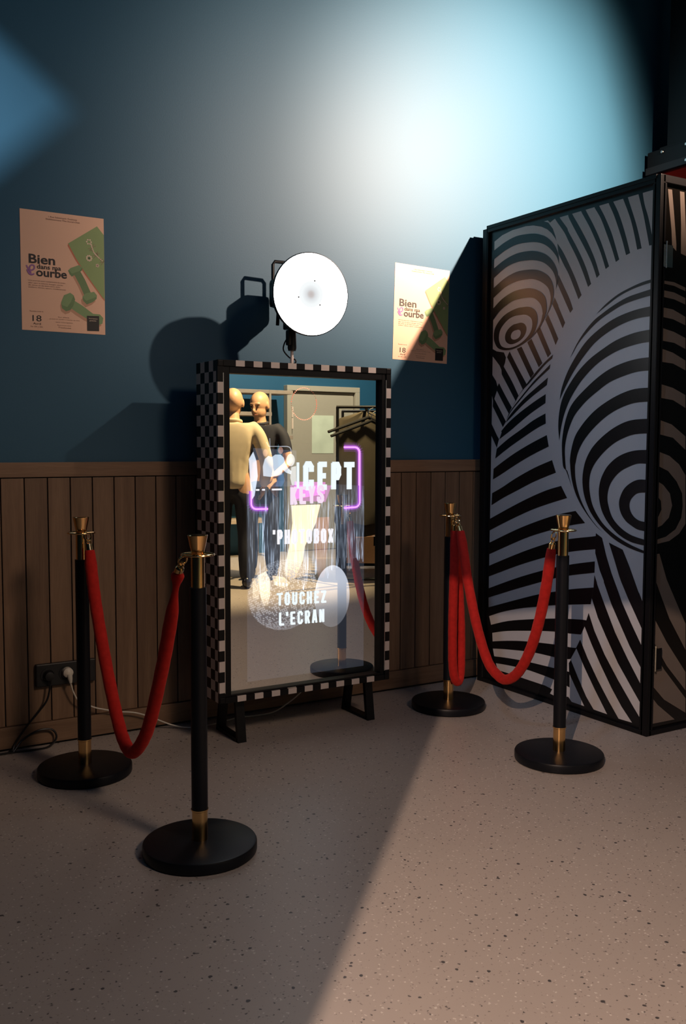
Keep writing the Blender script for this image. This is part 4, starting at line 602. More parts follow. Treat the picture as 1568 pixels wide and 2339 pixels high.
# ------------------------------------------------------------------ studio lamp on the box
lamp = thing('studio_lamp', 'round white studio lamp glowing on a short stand on top of the mirror box', 'lamp', (0, 0, 0))
LC = Vector((1.921, -0.405, 1.853)); nrm = Vector((-0.10, -1, -0.05)).normalized()
RL = nrm.to_track_quat('Z', 'Y').to_matrix().to_4x4(); ML = Matrix.Translation(LC) @ RL
R = 0.170
m = bpy.data.materials.new('lamp_diffuser'); m.use_nodes = True; nt = m.node_tree; nt.nodes.clear()
o_ = N(nt, 'ShaderNodeOutputMaterial'); e = N(nt, 'ShaderNodeEmission'); nt.links.new(e.outputs[0], o_.inputs[0])
tc = N(nt, 'ShaderNodeTexCoord'); ln = N(nt, 'ShaderNodeVectorMath', operation='LENGTH'); nt.links.new(tc.outputs['Object'], ln.inputs[0])
cr = N(nt, 'ShaderNodeValToRGB'); els = cr.color_ramp.elements; els[0].position = 0.0; els[0].color = (0.56, 0.50, 0.49, 1); els[1].position = 0.42; els[1].color = (1, 1, 1, 1)
for ps, c_ in ((0.06, (0.60, 0.56, 0.55, 1)), (0.12, (0.74, 0.76, 0.78, 1)), (0.24, (0.93, 0.97, 0.98, 1))):
    q = els.new(ps); q.color = c_
mr = N(nt, 'ShaderNodeMapRange'); mr.inputs['From Max'].default_value = R; nt.links.new(ln.outputs['Value'], mr.inputs['Value']); nt.links.new(mr.outputs[0], cr.inputs[0]); nt.links.new(cr.outputs[0], e.inputs[0])
st = N(nt, 'ShaderNodeMapRange', interpolation_type='SMOOTHSTEP'); st.inputs['From Min'].default_value = 0.30*R; st.inputs['From Max'].default_value = 0.75*R; st.inputs['To Min'].default_value = 1.0; st.inputs['To Max'].default_value = LAMP_S
nt.links.new(ln.outputs['Value'], st.inputs['Value']); nt.links.new(st.outputs[0], e.inputs[1])
def lobj(name, bm, m_, smooth=True):
    o = fin(bm, name, m_, lamp, smooth); o.matrix_local = ML; return o
bm = BM(); lathe(bm, [(0, 0.0)]+[(R*0.985*k/6, 0.0) for k in range(1, 7)], 72); lobj('diffuser', bm, m, False)
bm = BM(); lathe(bm, [(R*0.985, 0.003), (R, 0.002), (R+0.002, -0.004), (R*0.97, -0.03), (R*0.86, -0.062), (R*0.66, -0.088), (0.075, -0.10), (0.0, -0.101)], 72); lobj('reflector_dish', bm, 'black_plastic')
bm = BM(); lathe(bm, [(0, -0.10), (0.062, -0.10), (0.066, -0.11), (0.066, -0.20), (0.060, -0.215), (0.060, -0.285), (0.052, -0.30), (0, -0.30)], 40); lobj('lamp_body', bm, 'black_plastic')
for a in (75, 195, 315):
    bm = BM(); q = (0.058*math.cos(math.radians(a)), 0.058*math.sin(math.radians(a)), 0.001); lathe(bm, [(0, 0.0015), (0.0028, 0.001), (0.0028, -0.001)], 10, (0, 0), 0, Matrix.Translation(q)); lobj('screw', bm, 'black_plastic')
# handle loop, yoke, lever, clamp, spigot
def wtube(name, pts, r, m_, par, seg=10, n=0):
    bm = BM(); tube(bm, cr_spline(pts, n) if n else pts, r, seg); return fin(bm, name, m_, par, True)
wtube('handle', [(1.890, -0.115, 1.93), (1.890, -0.115, 2.018), (1.899, -0.115, 2.032), (1.985, -0.12, 2.032), (1.996, -0.12, 2.020), (1.996, -0.12, 1.93)], 0.0075, 'black_plastic', lamp)
boxobj('control_housing', (1.878, -0.20, 1.83), (2.005, -0.09, 1.955), 'black_plastic', lamp, 0.02)
wtube('bracket_lever', [(1.842, -0.26, 1.80), (1.838, -0.26, 1.735)], 0.0075, 'black_plastic', lamp)
boxobj('yoke', (1.875, -0.275, 1.72), (1.925, -0.235, 1.83), 'black_plastic', lamp, 0.008)
bm = BM(); lathe(bm, [(0, 1.628), (0.016, 1.628), (0.019, 1.64), (0.017, 1.70), (0.016, 1.74), (0, 1.74)], 24, (1.892, -0.29)); box(bm, (1.868, -0.305, 1.65), (1.885, -0.275, 1.715), 0, 0.006); fin(bm, 'stand_clamp', 'black_plastic', lamp, True)
bm = BM(); lathe(bm, [(0, 1.563), (0.012, 1.563), (0.012, 1.566), (0.008, 1.568), (0.008, 1.60), (0.0065, 1.602), (0.0065, 1.63), (0, 1.63)], 20, (1.892, -0.29)); fin(bm, 'stand_spigot', 'chk_white', lamp, True)
wtube('power_cable', [(1.885, -0.27, 1.69), (1.866, -0.27, 1.66), (1.862, -0.27, 1.63), (1.885, -0.28, 1.60), (1.902, -0.30, 1.59), (1.900, -0.30, 1.575), (1.87, -0.28, 1.570), (1.80, -0.23, 1.568), (1.74, -0.205, 1.567)], 0.0032, 'black_plastic', lamp, 8, 6)

# ------------------------------------------------------------------ stanchions and ropes
def make_post(label):
    t = thing('rope_stanchion', label, 'stanchion', (0, 0, 0), None)
    bm = BM(); lathe(bm, [(0, 0.001), (0.163, 0.001), (0.1705, 0.004), (0.172, 0.009), (0.172, 0.030), (0.1695, 0.035), (0.164, 0.037), (0.03, 0.040), (0, 0.040)], 96); fin(bm, 'base', 'pole', t, True)
    bm = BM(); lathe(bm, [(0, 0.040), (0.0235, 0.040), (0.0235, 0.128), (0.0262, 0.130), (0.0262, 0.134), (0, 0.134)], 40); fin(bm, 'lower_collar', 'brass', t, True)
    bm = BM(); lathe(bm, [(0.0, 0.134), (0.0245, 0.134), (0.0245, 0.806), (0.0, 0.806)], 40); fin(bm, 'pole', 'pole', t, True)
    bm = BM(); lathe(bm, [(0.0, 0.806), (0.0202, 0.806), (0.0202, 0.905), (0.0, 0.905)], 40); fin(bm, 'upper_sleeve', 'brass', t, True)
    bm = BM(); lathe(bm, [(0.0, 0.904), (0.0195, 0.904), (0.0195, 0.912), (0.0235, 0.930), (0.0292, 0.958), (0.0298, 0.961), (0.028, 0.963), (0.010, 0.962), (0, 0.962)], 40); fin(bm, 'crown', 'brass', t, True)
    bm = BM(); tube(bm, [(0.048*math.cos(2*PI*k/40), 0.048*math.sin(2*PI*k/40), 0.904) for k in range(40)], 0.0030, 8, closed=True)
    for k in range(4): tube(bm, [(0.019*math.cos(k*PI/2+.4), 0.019*math.sin(k*PI/2+.4), 0.904), (0.048*math.cos(k*PI/2+.4), 0.048*math.sin(k*PI/2+.4), 0.904)], 0.0030, 8)
    fin(bm, 'hook_ring', 'brass', t, True)
    return t
def dup(t, label):
    r = t.copy(); C.objects.link(r); r['label'] = label
    for ch in list(t.children):
        c = ch.copy(); C.objects.link(c); c.parent = r
    return r
G = 'velvet rope stanchions around the mirror'
p2_ = make_post('black and brass stanchion nearest the camera, in front of the mirror box')
p1_ = dup(p2_, 'black and brass stanchion at the far left in front of the wall socket')
p3_ = dup(p2_, 'black and brass stanchion in front of the striped booth')
p4_ = dup(p2_, 'black and brass stanchion by the wood panelling between mirror and booth')
for o, xy, rz in ((p2_, (1.0523, -1.2817), 0.5), (p1_, (0.9412, -0.4337), 1.1), (p3_, (2.5812, -1.2191), 0.2), (p4_, (2.6589, -0.4066), 0.8)):
    o.location = (*xy, 0); o.rotation_euler = (0, 0, rz); o['group'] = G
def rope(label, pts, posts, rad=0.0215, pinch=None):
    t = thing('velvet_rope', label, 'rope', (0, 0, 0), 'red velvet ropes hung between the stanchions')
    P_ = cr_spline(pts, 8); n = len(P_); rs = []
    for i in range(n):
        s = min(i, n-1-i); r = rad*(0.80+0.20*min(1, s/4))
        if pinch is not None:
            d = abs(i-pinch*(n-1))/(n-1); r *= 1-0.55*math.exp(-(d/0.035)**2)
        rs.append(r*(1+0.02*math.sin(i*1.7)))
    bm = BM(); tube(bm, P_, rs, 20); fin(bm, 'rope', 'velvet', t, True, 70)
    for end, nxt, hk in ((P_[0], P_[2], posts[0]), (P_[-1], P_[-3], posts[1])):
        d = (end-nxt).normalized(); hk = Vector(hk); d = (hk-end).normalized() if (hk-end).length > 0.02 else d
        bm = BM(); tube(bm, [end-d*0.012, end+d*0.022, end+d*0.027], [0.0135, 0.0135, 0.009], 20); fin(bm, 'end_cap', 'brass', t, True)
        bm = BM(); q = end+d*0.033
        side = d.cross(Vector((0, 1, 0.2))).normalized()
        tube(bm, [q+(d*math.cos(a)+side*math.sin(a))*0.009 for a in [2*PI*k/14 for k in range(14)]], 0.0024, 7, closed=True)
        q2 = end+d*0.054; s2 = Vector((side.y, -side.x, 0.1)).normalized(); s2 = d.cross(s2).normalized()
        tube(bm, [q2+(d*1.3*math.cos(a)+s2*math.sin(a))*0.013 for a in [2*PI*k/16 for k in range(15)]], 0.0028, 7)
        tube(bm, [q2-d*0.014, q2-d*0.006], 0.0045, 10)
        fin(bm, 'snap_hook', 'brass', t, True)
    return t
rope('dark red velvet rope sagging between the two left stanchions', [(0.951, -0.505, 0.845), (0.953, -0.53, 0.74), (0.958, -0.563, 0.626), (0.967, -0.634, 0.448), (0.978, -0.717, 0.279), (0.986, -0.773, 0.205), (0.993, -0.833, 0.187), (1.003, -0.905, 0.242), (1.012, -0.97, 0.338), (1.023, -1.055, 0.528), (1.030, -1.11, 0.677), (1.035, -1.149, 0.799), (1.037, -1.160, 0.835)], ((0.950, -0.478, 0.904), (1.041, -1.215, 0.906)), pinch=0.90)
rope('bright red velvet rope sagging between the two right stanchions', [(2.65, -0.495, 0.838), (2.647, -0.528, 0.73), (2.644, -0.562, 0.613), (2.637, -0.637, 0.427), (2.628, -0.725, 0.288), (2.62, -0.809, 0.240), (2.614, -0.873, 0.240), (2.607, -0.948, 0.289), (2.600, -1.02, 0.387), (2.595, -1.079, 0.524), (2.590, -1.125, 0.689), (2.587, -1.150, 0.825)], ((2.655, -0.452, 0.905), (2.583, -1.172, 0.906)))
rope('doubled dark red velvet rope hanging in a narrow loop from one stanchion', [(2.650, -0.452, 0.838), (2.650, -0.452, 0.70), (2.646, -0.452, 0.52), (2.645, -0.452, 0.353), (2.648, -0.452, 0.22), (2.660, -0.452, 0.150), (2.684, -0.447, 0.128), (2.702, -0.44, 0.165), (2.712, -0.43, 0.26), (2.716, -0.42, 0.40), (2.712, -0.41, 0.56), (2.708, -0.405, 0.70), (2.706, -0.405, 0.838)], ((2.652, -0.450, 0.905), (2.703, -0.405, 0.905)), rad=0.0205)

# ------------------------------------------------------------------ socket, plug, cables
so = thing('wall_socket', 'long black power socket strip on the wood panelling', 'socket', (0, 0, 0))
boxobj('socket_plate', (0.858, -0.040, 0.247), (1.10, -0.018, 0.340), 'black_plastic', so, 0.004)
for k in range(3):
    cx = 0.905+0.0735*k
    bm = BM(); lathe(bm, [(0.029, 0), (0.029, 0.003), (0.024, 0.003), (0.022, -0.002), (0, -0.002)], 28, (0, 0), 0, Matrix.Translation((cx, -0.0405, 0.293)) @ Matrix.Rotation(PI/2, 4, 'X')); fin(bm, 'socket_well', 'black_matte', so, True)
wc = thing('white_power_cable', 'white plug and cable running from the wall socket to the mirror box', 'cable', (0, 0, 0))
bm = BM(); lathe(bm, [(0, 0.034), (0.012, 0.032), (0.020, 0.024), (0.021, 0.0), (0, 0.0)], 24, (0, 0), 0, Matrix.Translation((0.981, -0.041, 0.299)) @ Matrix.Rotation(PI/2, 4, 'X'))
tube(bm, [(0.984, -0.068, 0.295), (0.986, -0.070, 0.275), (0.988, -0.070, 0.258)], [0.012, 0.010, 0.006], 12); fin(bm, 'plug', 'white_plastic', wc, True)
wtube('cord', [(0.988, -0.070, 0.262), (0.990, -0.068, 0.247), (1.001, -0.064, 0.214), (1.022, -0.06, 0.178), (1.081, -0.058, 0.142), (1.125, -0.06, 0.126), (1.185, -0.06, 0.108), (1.26, -0.06, 0.092), (1.33, -0.06, 0.062), (1.42, -0.075, 0.018), (1.49, -0.11, 0.005), (1.584, -0.112, 0.004), (1.72, -0.075, 0.004), (1.82, -0.085, 0.004), (1.895, -0.10, 0.012), (1.95, -0.12, 0.045), (2.00, -0.16, 0.10), (2.05, -0.21, 0.183)], 0.0032, 'white_plastic', wc, 8, 6)
bc = thing('black_power_cable', 'black cable dangling from the wall socket and looping on the floor', 'cable', (0, 0, 0))
bm = BM(); lathe(bm, [(0, 0.03), (0.018, 0.026), (0.02, 0.0), (0, 0.0)], 20, (0, 0), 0, Matrix.Translation((0.906, -0.042, 0.293)) @ Matrix.Rotation(PI/2, 4, 'X')); fin(bm, 'plug', 'black_plastic', bc, True)
wtube('cord', [(0.909, -0.066, 0.285), (0.908, -0.06, 0.253), (0.895, -0.056, 0.196), (0.860, -0.05, 0.148), (0.815, -0.048, 0.098), (0.772, -0.045, 0.036), (0.76, -0.06, 0.007), (0.80, -0.045, 0.045), (0.86, -0.05, 0.075), (0.915, -0.05, 0.070), (0.930, -0.055, 0.035), (0.895, -0.065, 0.006), (0.83, -0.07, 0.005), (0.74, -0.06, 0.005), (0.60, -0.07, 0.005), (0.30, -0.10, 0.005)], 0.0042, 'black_plastic', bc, 8, 6)

# ------------------------------------------------------------------ posters
PD = DATA['post']
def text_polys(bm, txt, x, z, size, y, width=None, shear=0.0, off=0.0, bold=0.0):
    cu = bpy.data.curves.new('t', 'FONT'); cu.body = txt; cu.size = size; cu.offset = bold; cu.resolution_u = 3; cu.fill_mode = 'BOTH'
    o = bpy.data.objects.new('t', cu); C.objects.link(o); dg = bpy.context.evaluated_depsgraph_get(); dg.update()
    me = bpy.data.meshes.new_from_object(o.evaluated_get(dg)); C.objects.unlink(o); bpy.data.objects.remove(o); bpy.data.curves.remove(cu)
    if not me.vertices: return
    xs = [v.co.x for v in me.vertices]; a, b_ = min(xs), max(xs); s = (width/(b_-a)) if width else 1
    mp_ = [bm.verts.new((x+(v.co.x-a)*s, y, z+v.co.y)) for v in me.vertices]
    for f in me.polygons:
        try: bm.faces.new([mp_[i] for i in f.vertices])
        except ValueError: pass
    bpy.data.meshes.remove(me)
def poster(label, loc, w, h, rot, skew=0.0):
    t = thing('poster', label, 'poster', loc, 'fitness posters taped to the blue wall'); t.rotation_euler = (0, rot, 0); t.scale = (w/0.335, 1, h/0.47)
    boxobj('paper', (0, -0.0012, 0), (0.335, -0.0002, 0.47), 'paper', t)
    lay = [0]
    def pr(name, polys, m_):
        lay[0] += 1; y = -0.0014-0.00003*lay[0]; bm = BM()
        for pts in polys: poly(bm, clip([tuple(q) for q in pts], (0, 0), (0.335, 0.47)), lambda u, v: Vector((u, y, v)))
        return fin(bm, name, m_, t)
    sh = lambda k, dx, dz: [(a+dx, b_+dz) for a, b_ in PD[k]]
    pr('printed_mat_edge', [PD['matedge']], 'p_red'); pr('printed_mat', [PD['mat']], 'p_green')
    [pr('printed_shade', [q], 'p_shadow') for q in (sh('db1bar', -0.006, -0.008), sh('db1b', -0.006, -0.012), sh('db2a', -0.004, -0.012), sh('db2bar', -0.006, -0.010))]
    pr('printed_dumbbell', [PD['db1bar']], 'p_green2'); [pr('printed_dumbbell', [PD[q]], c_) for q, c_ in (('db1a', 'p_green2'), ('db1b', 'p_green2'), ('db1atop', 'p_green3'), ('db1btop', 'p_green3'))]
    pr('printed_dumbbell', [PD['db2bar']], 'p_green3'); pr('printed_dumbbell', [PD['db2a']], 'p_green2'); pr('printed_dumbbell', [PD['db2atop']], 'p_green3')
    fl_ = []
    for k, n_, rr in (('fl1', 6, 0.009), ('fl2', 9, 0.010), ('fl3', 5, 0.004)):
        cx, cz = PD[k][0]
        for i in range(n_):
            a = 2*PI*i/n_; fl_.append([(cx+rr*math.cos(a)+0.0035*math.cos(2*PI*j/8), cz+rr*math.sin(a)+0.0035*math.sin(2*PI*j/8)) for j in range(8)])
    st_ = PD['stem']; 
    for (a, b_), (c, d) in zip(st_, st_[1:]):
        for i in range(3):
            u = i/3; fl_.append([(a+(c-a)*u+0.0028*math.cos(2*PI*j/8), b_+(d-b_)*u+0.0028*math.sin(2*PI*j/8)) for j in range(8)])
    leaf = []
    for (a, b_), s_ in zip(st_[1:], (1, -1, 1, -1, 1)):
        for q in (0.5, 1.1, 2.2, 2.8): leaf += ribbon([(a, b_), (a+s_*0.018*math.cos(q), b_+0.018*math.sin(q)*(-1 if q > 2 else 1))], 0.0016)
    pr('printed_leaves', leaf, 'ink_soft'); pr('printed_flowers', fl_, 'p_flower'); pr('printed_flower_heart', [[(PD['fl2'][0][0]+0.0035*math.cos(2*PI*j/10), PD['fl2'][0][1]+0.0035*math.sin(2*PI*j/10)) for j in range(10)]], 'ink')
    ct = [tuple(q) for q in PD['tag']]; pr('printed_label', [ct], 'tag_black')
    bm = BM(); y = -0.0014-0.0007
    b3 = PD['Bien']; text_polys(bm, 'Bien', b3[0][0], b3[0][1], 0.050, y, b3[1][0]-b3[0][0], bold=0.0010)
    b3 = PD['dans']; text_polys(bm, 'dans ma', b3[0][0], b3[0][1], 0.0245, y, b3[1][0]-b3[0][0], bold=0.0004)
    b3 = PD['ourbe']; text_polys(bm, 'ourbe', b3[0][0], b3[0][1], 0.046, y, b3[1][0]-b3[0][0], bold=0.0010)
    fin(bm, 'printed_title', 'ink', t)
    bm = BM()
    q = cr_spline([(a, 0, b_) for a, b_ in PD['e']], 4)
    for n_, s_ in enumerate(ribbon([(v.x, v.z) for v in q], 0.0055)): poly(bm, s_, lambda u, v: Vector((u, y-0.0001-0.00001*n_, v)))
    fin(bm, 'printed_letter', 'ink_purple', t)
    bm = BM()
    b3 = PD['d18']; text_polys(bm, '18', b3[0][0], b3[0][1], 0.034, y, b3[1][0]-b3[0][0])
    b3 = PD['avril']; text_polys(bm, 'Avril', b3[0][0], b3[0][1], 0.012, y, b3[1][0]-b3[0][0])
    fin(bm, 'printed_date', 'ink', t)
    bm = BM()
    for k, tx, sz in (('head', '1 Rue Sebastopol, Toulouse', 0.0085), ('head2', 'Etablissement The Social Club', 0.0085), ('d0', 'Rendez-vous le', 0.007), ('hrs', 'De 10h a 20h', 0.007), ('t1', 'Sur place', 0.006), ('t2', 'gratuit et ouvert a toutes et tous', 0.006), ('t3', 'sans inscription', 0.006), ('t4', 'Retrouvez-nous', 0.006), ('t5', 'Toulouse', 0.008)):
        b3 = PD[k]; text_polys(bm, tx, b3[0][0], b3[0][1], sz, y, b3[1][0]-b3[0][0])
    pa = PD['para']
    for i, tx in enumerate(('Une journee pour comprendre le corps,', 'aller vers la nature, bouger, parler', 'de sante et de bien-etre avec', 'ateliers, danse, sport, conferences')):
        text_polys(bm, tx, pa[2*i][0], pa[2*i][1]-0.004, 0.0068, y, pa[2*i+1][0]-pa[2*i][0])
    fin(bm, 'printed_small_text', 'ink_soft', t)
    bm = BM(); tg = PD['tagt']; text_polys(bm, 'Inscription', tg[0][0], tg[0][1]-0.003, 0.007, y, tg[1][0]-tg[0][0]); text_polys(bm, 'gratuite', tg[2][0], tg[2][1]-0.003, 0.007, y, tg[3][0]-tg[2][0]); fin(bm, 'printed_label_text', 'p_flower', t)
    return t
poster('salmon fitness poster with green dumbbells on the dark left part of the wall', (0.840, 0, 1.679), 0.333, 0.470, 0.0)
poster('brightly lit fitness poster right of the round lamp, crossed by a diagonal shadow', (2.603, 0, 1.651), 0.333, 0.468, math.radians(1.5))

# ------------------------------------------------------------------ spotlight fixtures out of frame, with added blocker plates that shape the beams
def blocker_plate(parent, S_, pts, k0, th=0.004):  # added unseen plate, outlined from the light edge it should cast
    bm = BM(); q = [S_+(Vector(p_)-S_)*k0 for p_ in pts]
    d = ((q[0]+q[2])/2-S_).normalized()*th
    a = [bm.verts.new(v) for v in q]; b_ = [bm.verts.new(v+d) for v in q]
    bm.faces.new(a); bm.faces.new(b_[::-1]); n = len(q)
    for i in range(n): bm.faces.new((a[i], b_[i], b_[(i+1) % n], a[(i+1) % n]))
    return fin(bm, 'beam_blocker', 'black_matte', parent)
def fixture(label, S_, tgt, top):
    t = thing('track_spotlight', label, 'lamp', (0, 0, 0)); d = (Vector(tgt)-S_).normalized()
    Q = Matrix.Translation(S_) @ d.to_track_quat('Z', 'Y').to_matrix().to_4x4()
    bm = BM(); lathe(bm, [(0.075, 0.05), (0.08, 0.05), (0.08, -0.10), (0.05, -0.16), (0, -0.165)], 32, (0, 0), 0, Q); lathe(bm, [(0.075, 0.05), (0.074, -0.06), (0, -0.062)], 32, (0, 0), 0, Q); fin(bm, 'housing', 'black_matte', t, True)
    bm = BM(); tube(bm, [S_-d*0.1+Vector((0, 0, 0.07)), Vector((S_.x-d.x*0.1, S_.y-d.y*0.1, top))], 0.012, 12); fin(bm, 'stem', 'black_matte', t, True)
    return t
fb = fixture('warm spotlight hung from the ceiling behind the camera, with added plates blocking part of its beam', SPOT_B, (1.9, -1.3, 0), ZC)
A_, B_ = Vector((2.47, -0.575, 0)), Vector((0.937, -2.2, 0)); dr = (A_-B_).normalized(); lf = Vector((-dr.y, dr.x, 0))
blocker_plate(fb, SPOT_B, [A_+dr*9, B_-dr*1.5, B_-dr*1.5+lf*8, A_+dr*9+lf*8], 0.20)  # added blocker: left edge of the warm light on the floor
blocker_plate(fb, SPOT_B, [(3.13, 9.0, 0.16), (3.13, 0.0, 0.33), (3.13, -2.6, 0.86), (3.13, -2.6, 5.0), (3.13, 9.0, 5.0)], 0.20)  # added blocker: upper limit of the warm light on the booth
fa = fixture('white spotlight hung from the ceiling in front of the booth', SPOT_A, (3.0, 0, 2.8), ZC)
fc = fixture('cool spotlight hung from the ceiling at the left', SPOT_C, (0.7, 0, 2.45), ZC)
blocker_plate(fa, SPOT_A, [(4.06, 0, 3.70), (4.372, 0, 2.75), (4.50, 0, 0.5), (9.0, 0, 0.5), (9.0, 0, 6.0), (3.40, 0, 5.6)], 0.12)  # added blocker: cuts the right side of the wall beam
ap, uq, lq = Vector((1.05, 0, 2.575)), Vector((0.45, 0, 3.03)), Vector((0.45, 0, 2.02))
blocker_plate(fc, SPOT_C, [ap, uq, (0.45, 0, 5.0), (3.0, 0, 5.0), (3.0, 0, 2.575)], 0.16)  # added blockers, upper and lower: leave a wedge of light on the wall
blocker_plate(fc, SPOT_C, [ap, (3.0, 0, 2.575), (3.0, 0, 0.2), (0.45, 0, 0.2), lq], 0.16)

# ------------------------------------------------------------------ the far side of the room, seen in the mirror
d1 = bpy.data.objects.new('door_1', None); C.objects.link(d1); struct(d1)
DX0, DX1, DH = 4.96, 5.93, 1.90
boxobj('door_leaf', (DX0+0.07, YB, 0.005), (DX1-0.07, YB+0.05, DH-0.06), 'door', d1, 0.003)
boxobj('door_frame', (DX0, YB, 0), (DX0+0.06, YB+0.09, DH-0.055), 'door', d1, 0.004); boxobj('door_frame', (DX1-0.06, YB, 0), (DX1, YB+0.09, DH-0.055), 'door', d1, 0.004); boxobj('door_frame', (DX0, YB, DH-0.055), (DX1, YB+0.09, DH+0.005), 'door', d1, 0.004)
for z in (1.60, 1.47): boxobj('door_hinge', (DX0+0.055, YB+0.09, z-0.06), (DX0+0.075, YB+0.10, z+0.06), 'p_flower', d1, 0.003)
wtube('door_handle', [(DX1-0.16, YB+0.05, 0.95), (DX1-0.16, YB+0.10, 0.95), (DX1-0.28, YB+0.10, 0.95)], 0.010, 'silver', d1)
tag(boxobj('notice_sheet', (5.30, YB+0.051, 1.13), (5.59, YB+0.054, 1.57), 'paper_green'), 'pale green notice sheet stuck on the beige door', 'notice')
sh_ = thing('shelving_unit', 'metal shelving unit with three boards against the far blue wall', 'shelf', (0, 0, 0))
SY0, SY1 = -6.42, -6.08
for z in (1.80, 1.56, 1.31, 0.85, 0.40): boxobj('shelf_board', (3.3, SY0, z-0.02), (4.86 if z in (1.80, 1.31) else 4.60, SY1, z+0.02), 'shelf_wood', sh_, 0.003)
for x in (3.32, 4.00, 4.58):
    for y in (SY0+0.01, SY1-0.01): boxobj('upright', (x-0.012, y-0.012, 0), (x+0.012, y+0.012, 1.82), 'shelf_wood', sh_)
rk = thing('clothes_rack', 'black clothes rail crowded with dark coats', 'clothes rack', (0, 0, 0))
ra, rb = Vector((4.35, -3.79, 1.555)), Vector((4.90, -4.62, 1.555)); rd = (rb-ra).normalized(); rs_ = Vector((-rd.y, rd.x, 0)).normalized()
wtube('rail', [ra, rb], 0.014, 'black', rk)
for q in (ra, rb):
    wtube('upright', [q+rs_*0.24, Vector((q.x, q.y, 0.06))+rs_*0.24], 0.013, 'black', rk); wtube('upright', [q-rs_*0.24, Vector((q.x, q.y, 0.06))-rs_*0.24], 0.013, 'black', rk)
    wtube('crossbar', [q-rs_*0.25, q+rs_*0.25], 0.013, 'black', rk)
    wtube('foot', [Vector((q.x, q.y, 0.06))+rs_*0.25, Vector((q.x, q.y, 0.06))-rs_*0.25], 0.014, 'black', rk)
def coat(k, pos, mname, hgt, wid):
    t = thing('coat', '', 'coat', (0, 0, 0), 'dark coats on the clothes rail')
    t['label'] = ['first', 'second', 'third', 'fourth', 'fifth', 'sixth', 'last'][k]+(' coat on the clothes rail counted from the door-side post, ' if k < 6 else ' coat at the far end of the clothes rail, ')+('dark brown' if k % 3 else 'olive')
    c = pos
    bm = BM(); 
    tube(bm, [c+Vector((0, 0, 0.0)), c+Vector((0, 0, 0.02)), c+rs_*0.012+Vector((0, 0, 0.03)), c+rs_*0.02+Vector((0, 0, 0.015))], 0.003, 6)
    tube(bm, [c-rs_*wid/2+Vector((0, 0, -0.11)), c-rs_*0.03+Vector((0, 0, -0.02)), c+rs_*0.03+Vector((0, 0, -0.02)), c+rs_*wid/2+Vector((0, 0, -0.11))], 0.009, 8)
    fin(bm, 'hanger', 'black_plastic', t, True)
    bm = BM(); rings = []
    lv = [(0.03, 0.05, -0.01), (0.20, 0.07, -0.07), (0.235, 0.085, -0.16), (0.22, 0.09, -0.40), (0.225, 0.10, -0.70), (0.24, 0.11, -hgt)]
    for a, b_, z in lv:
        a *= wid/0.44; rings.append([bm.verts.new(c+rs_*a*math.cos(2*PI*i/20)+rd*b_*(0.42+0.12*math.sin(3*i+k))*math.sin(2*PI*i/20)+Vector((0, 0, z+0.012*math.sin(i*2+k)))) for i in range(20)])
    for A, B in zip(rings, rings[1:]):
        for i in range(20): bm.faces.new((A[i], A[(i+1) % 20], B[(i+1) % 20], B[i]))
    bm.faces.new(rings[0][::-1]); fin(bm, 'garment', mname, t, True, 80)
for k in range(7):
    coat(k, ra+(rb-ra)*(0.10+0.135*k)+Vector((0, 0, -0.035)), 'coat1' if k % 3 else 'coat2', 0.98+0.14*math.sin(k*2.1), 0.46+0.04*math.cos(k))
for k, (a, b_) in enumerate((((3.86, -3.58, 1.335), (4.26, -3.60, 1.46)), ((3.84, -3.50, 1.300), (4.24, -3.52, 1.43)))):
    t = thing('coat_hanger', ['upper empty black coat hanger jutting out of the clothes rack', 'lower empty black coat hanger jutting out of the clothes rack'][k], 'hanger', (0, 0, 0))
    a, b_ = Vector(a), Vector(b_); c = b_+(b_-a)*0.9-Vector((0, 0, 0.26))
    bm = BM(); tube(bm, [a, a.lerp(b_, 0.9), b_, c], [0.012, 0.014, 0.014, 0.012], 8); fin(bm, 'hanger_arms', 'black_plastic', t, True)
    bm = BM(); tube(bm, [b_, b_+Vector((0, 0, 0.04)), b_+Vector((0.02, 0, 0.07)), b_+Vector((0.05, 0, 0.08))], 0.003, 6); fin(bm, 'hanger_hook', 'silver', t, True)
for k, (q, w_, h_) in enumerate((((3.30, -6.00), 0.5, 0.36), ((4.98, -5.30), 0.46, 0.30), ((5.00, -5.27), 0.38, 0.26))):
    z0 = 0.0 if k < 2 else 0.302
    t = thing('cardboard_box', ['brown cardboard box on the floor below the shelving', 'brown cardboard box on the floor beside the door, under another one', 'smaller brown cardboard box stacked on top of another beside the door'][k], 'box', (0, 0, 0))
    boxobj('box_body', (q[0], q[1], z0+0.001), (q[0]+w_, q[1]+w_*0.8, z0+h_), 'card', t, 0.004); boxobj('tape', (q[0]+w_/2-0.03, q[1]-0.001, z0+h_-0.10), (q[0]+w_/2+0.03, q[1]+w_*0.8, z0+h_+0.001), 'p_flower', t)

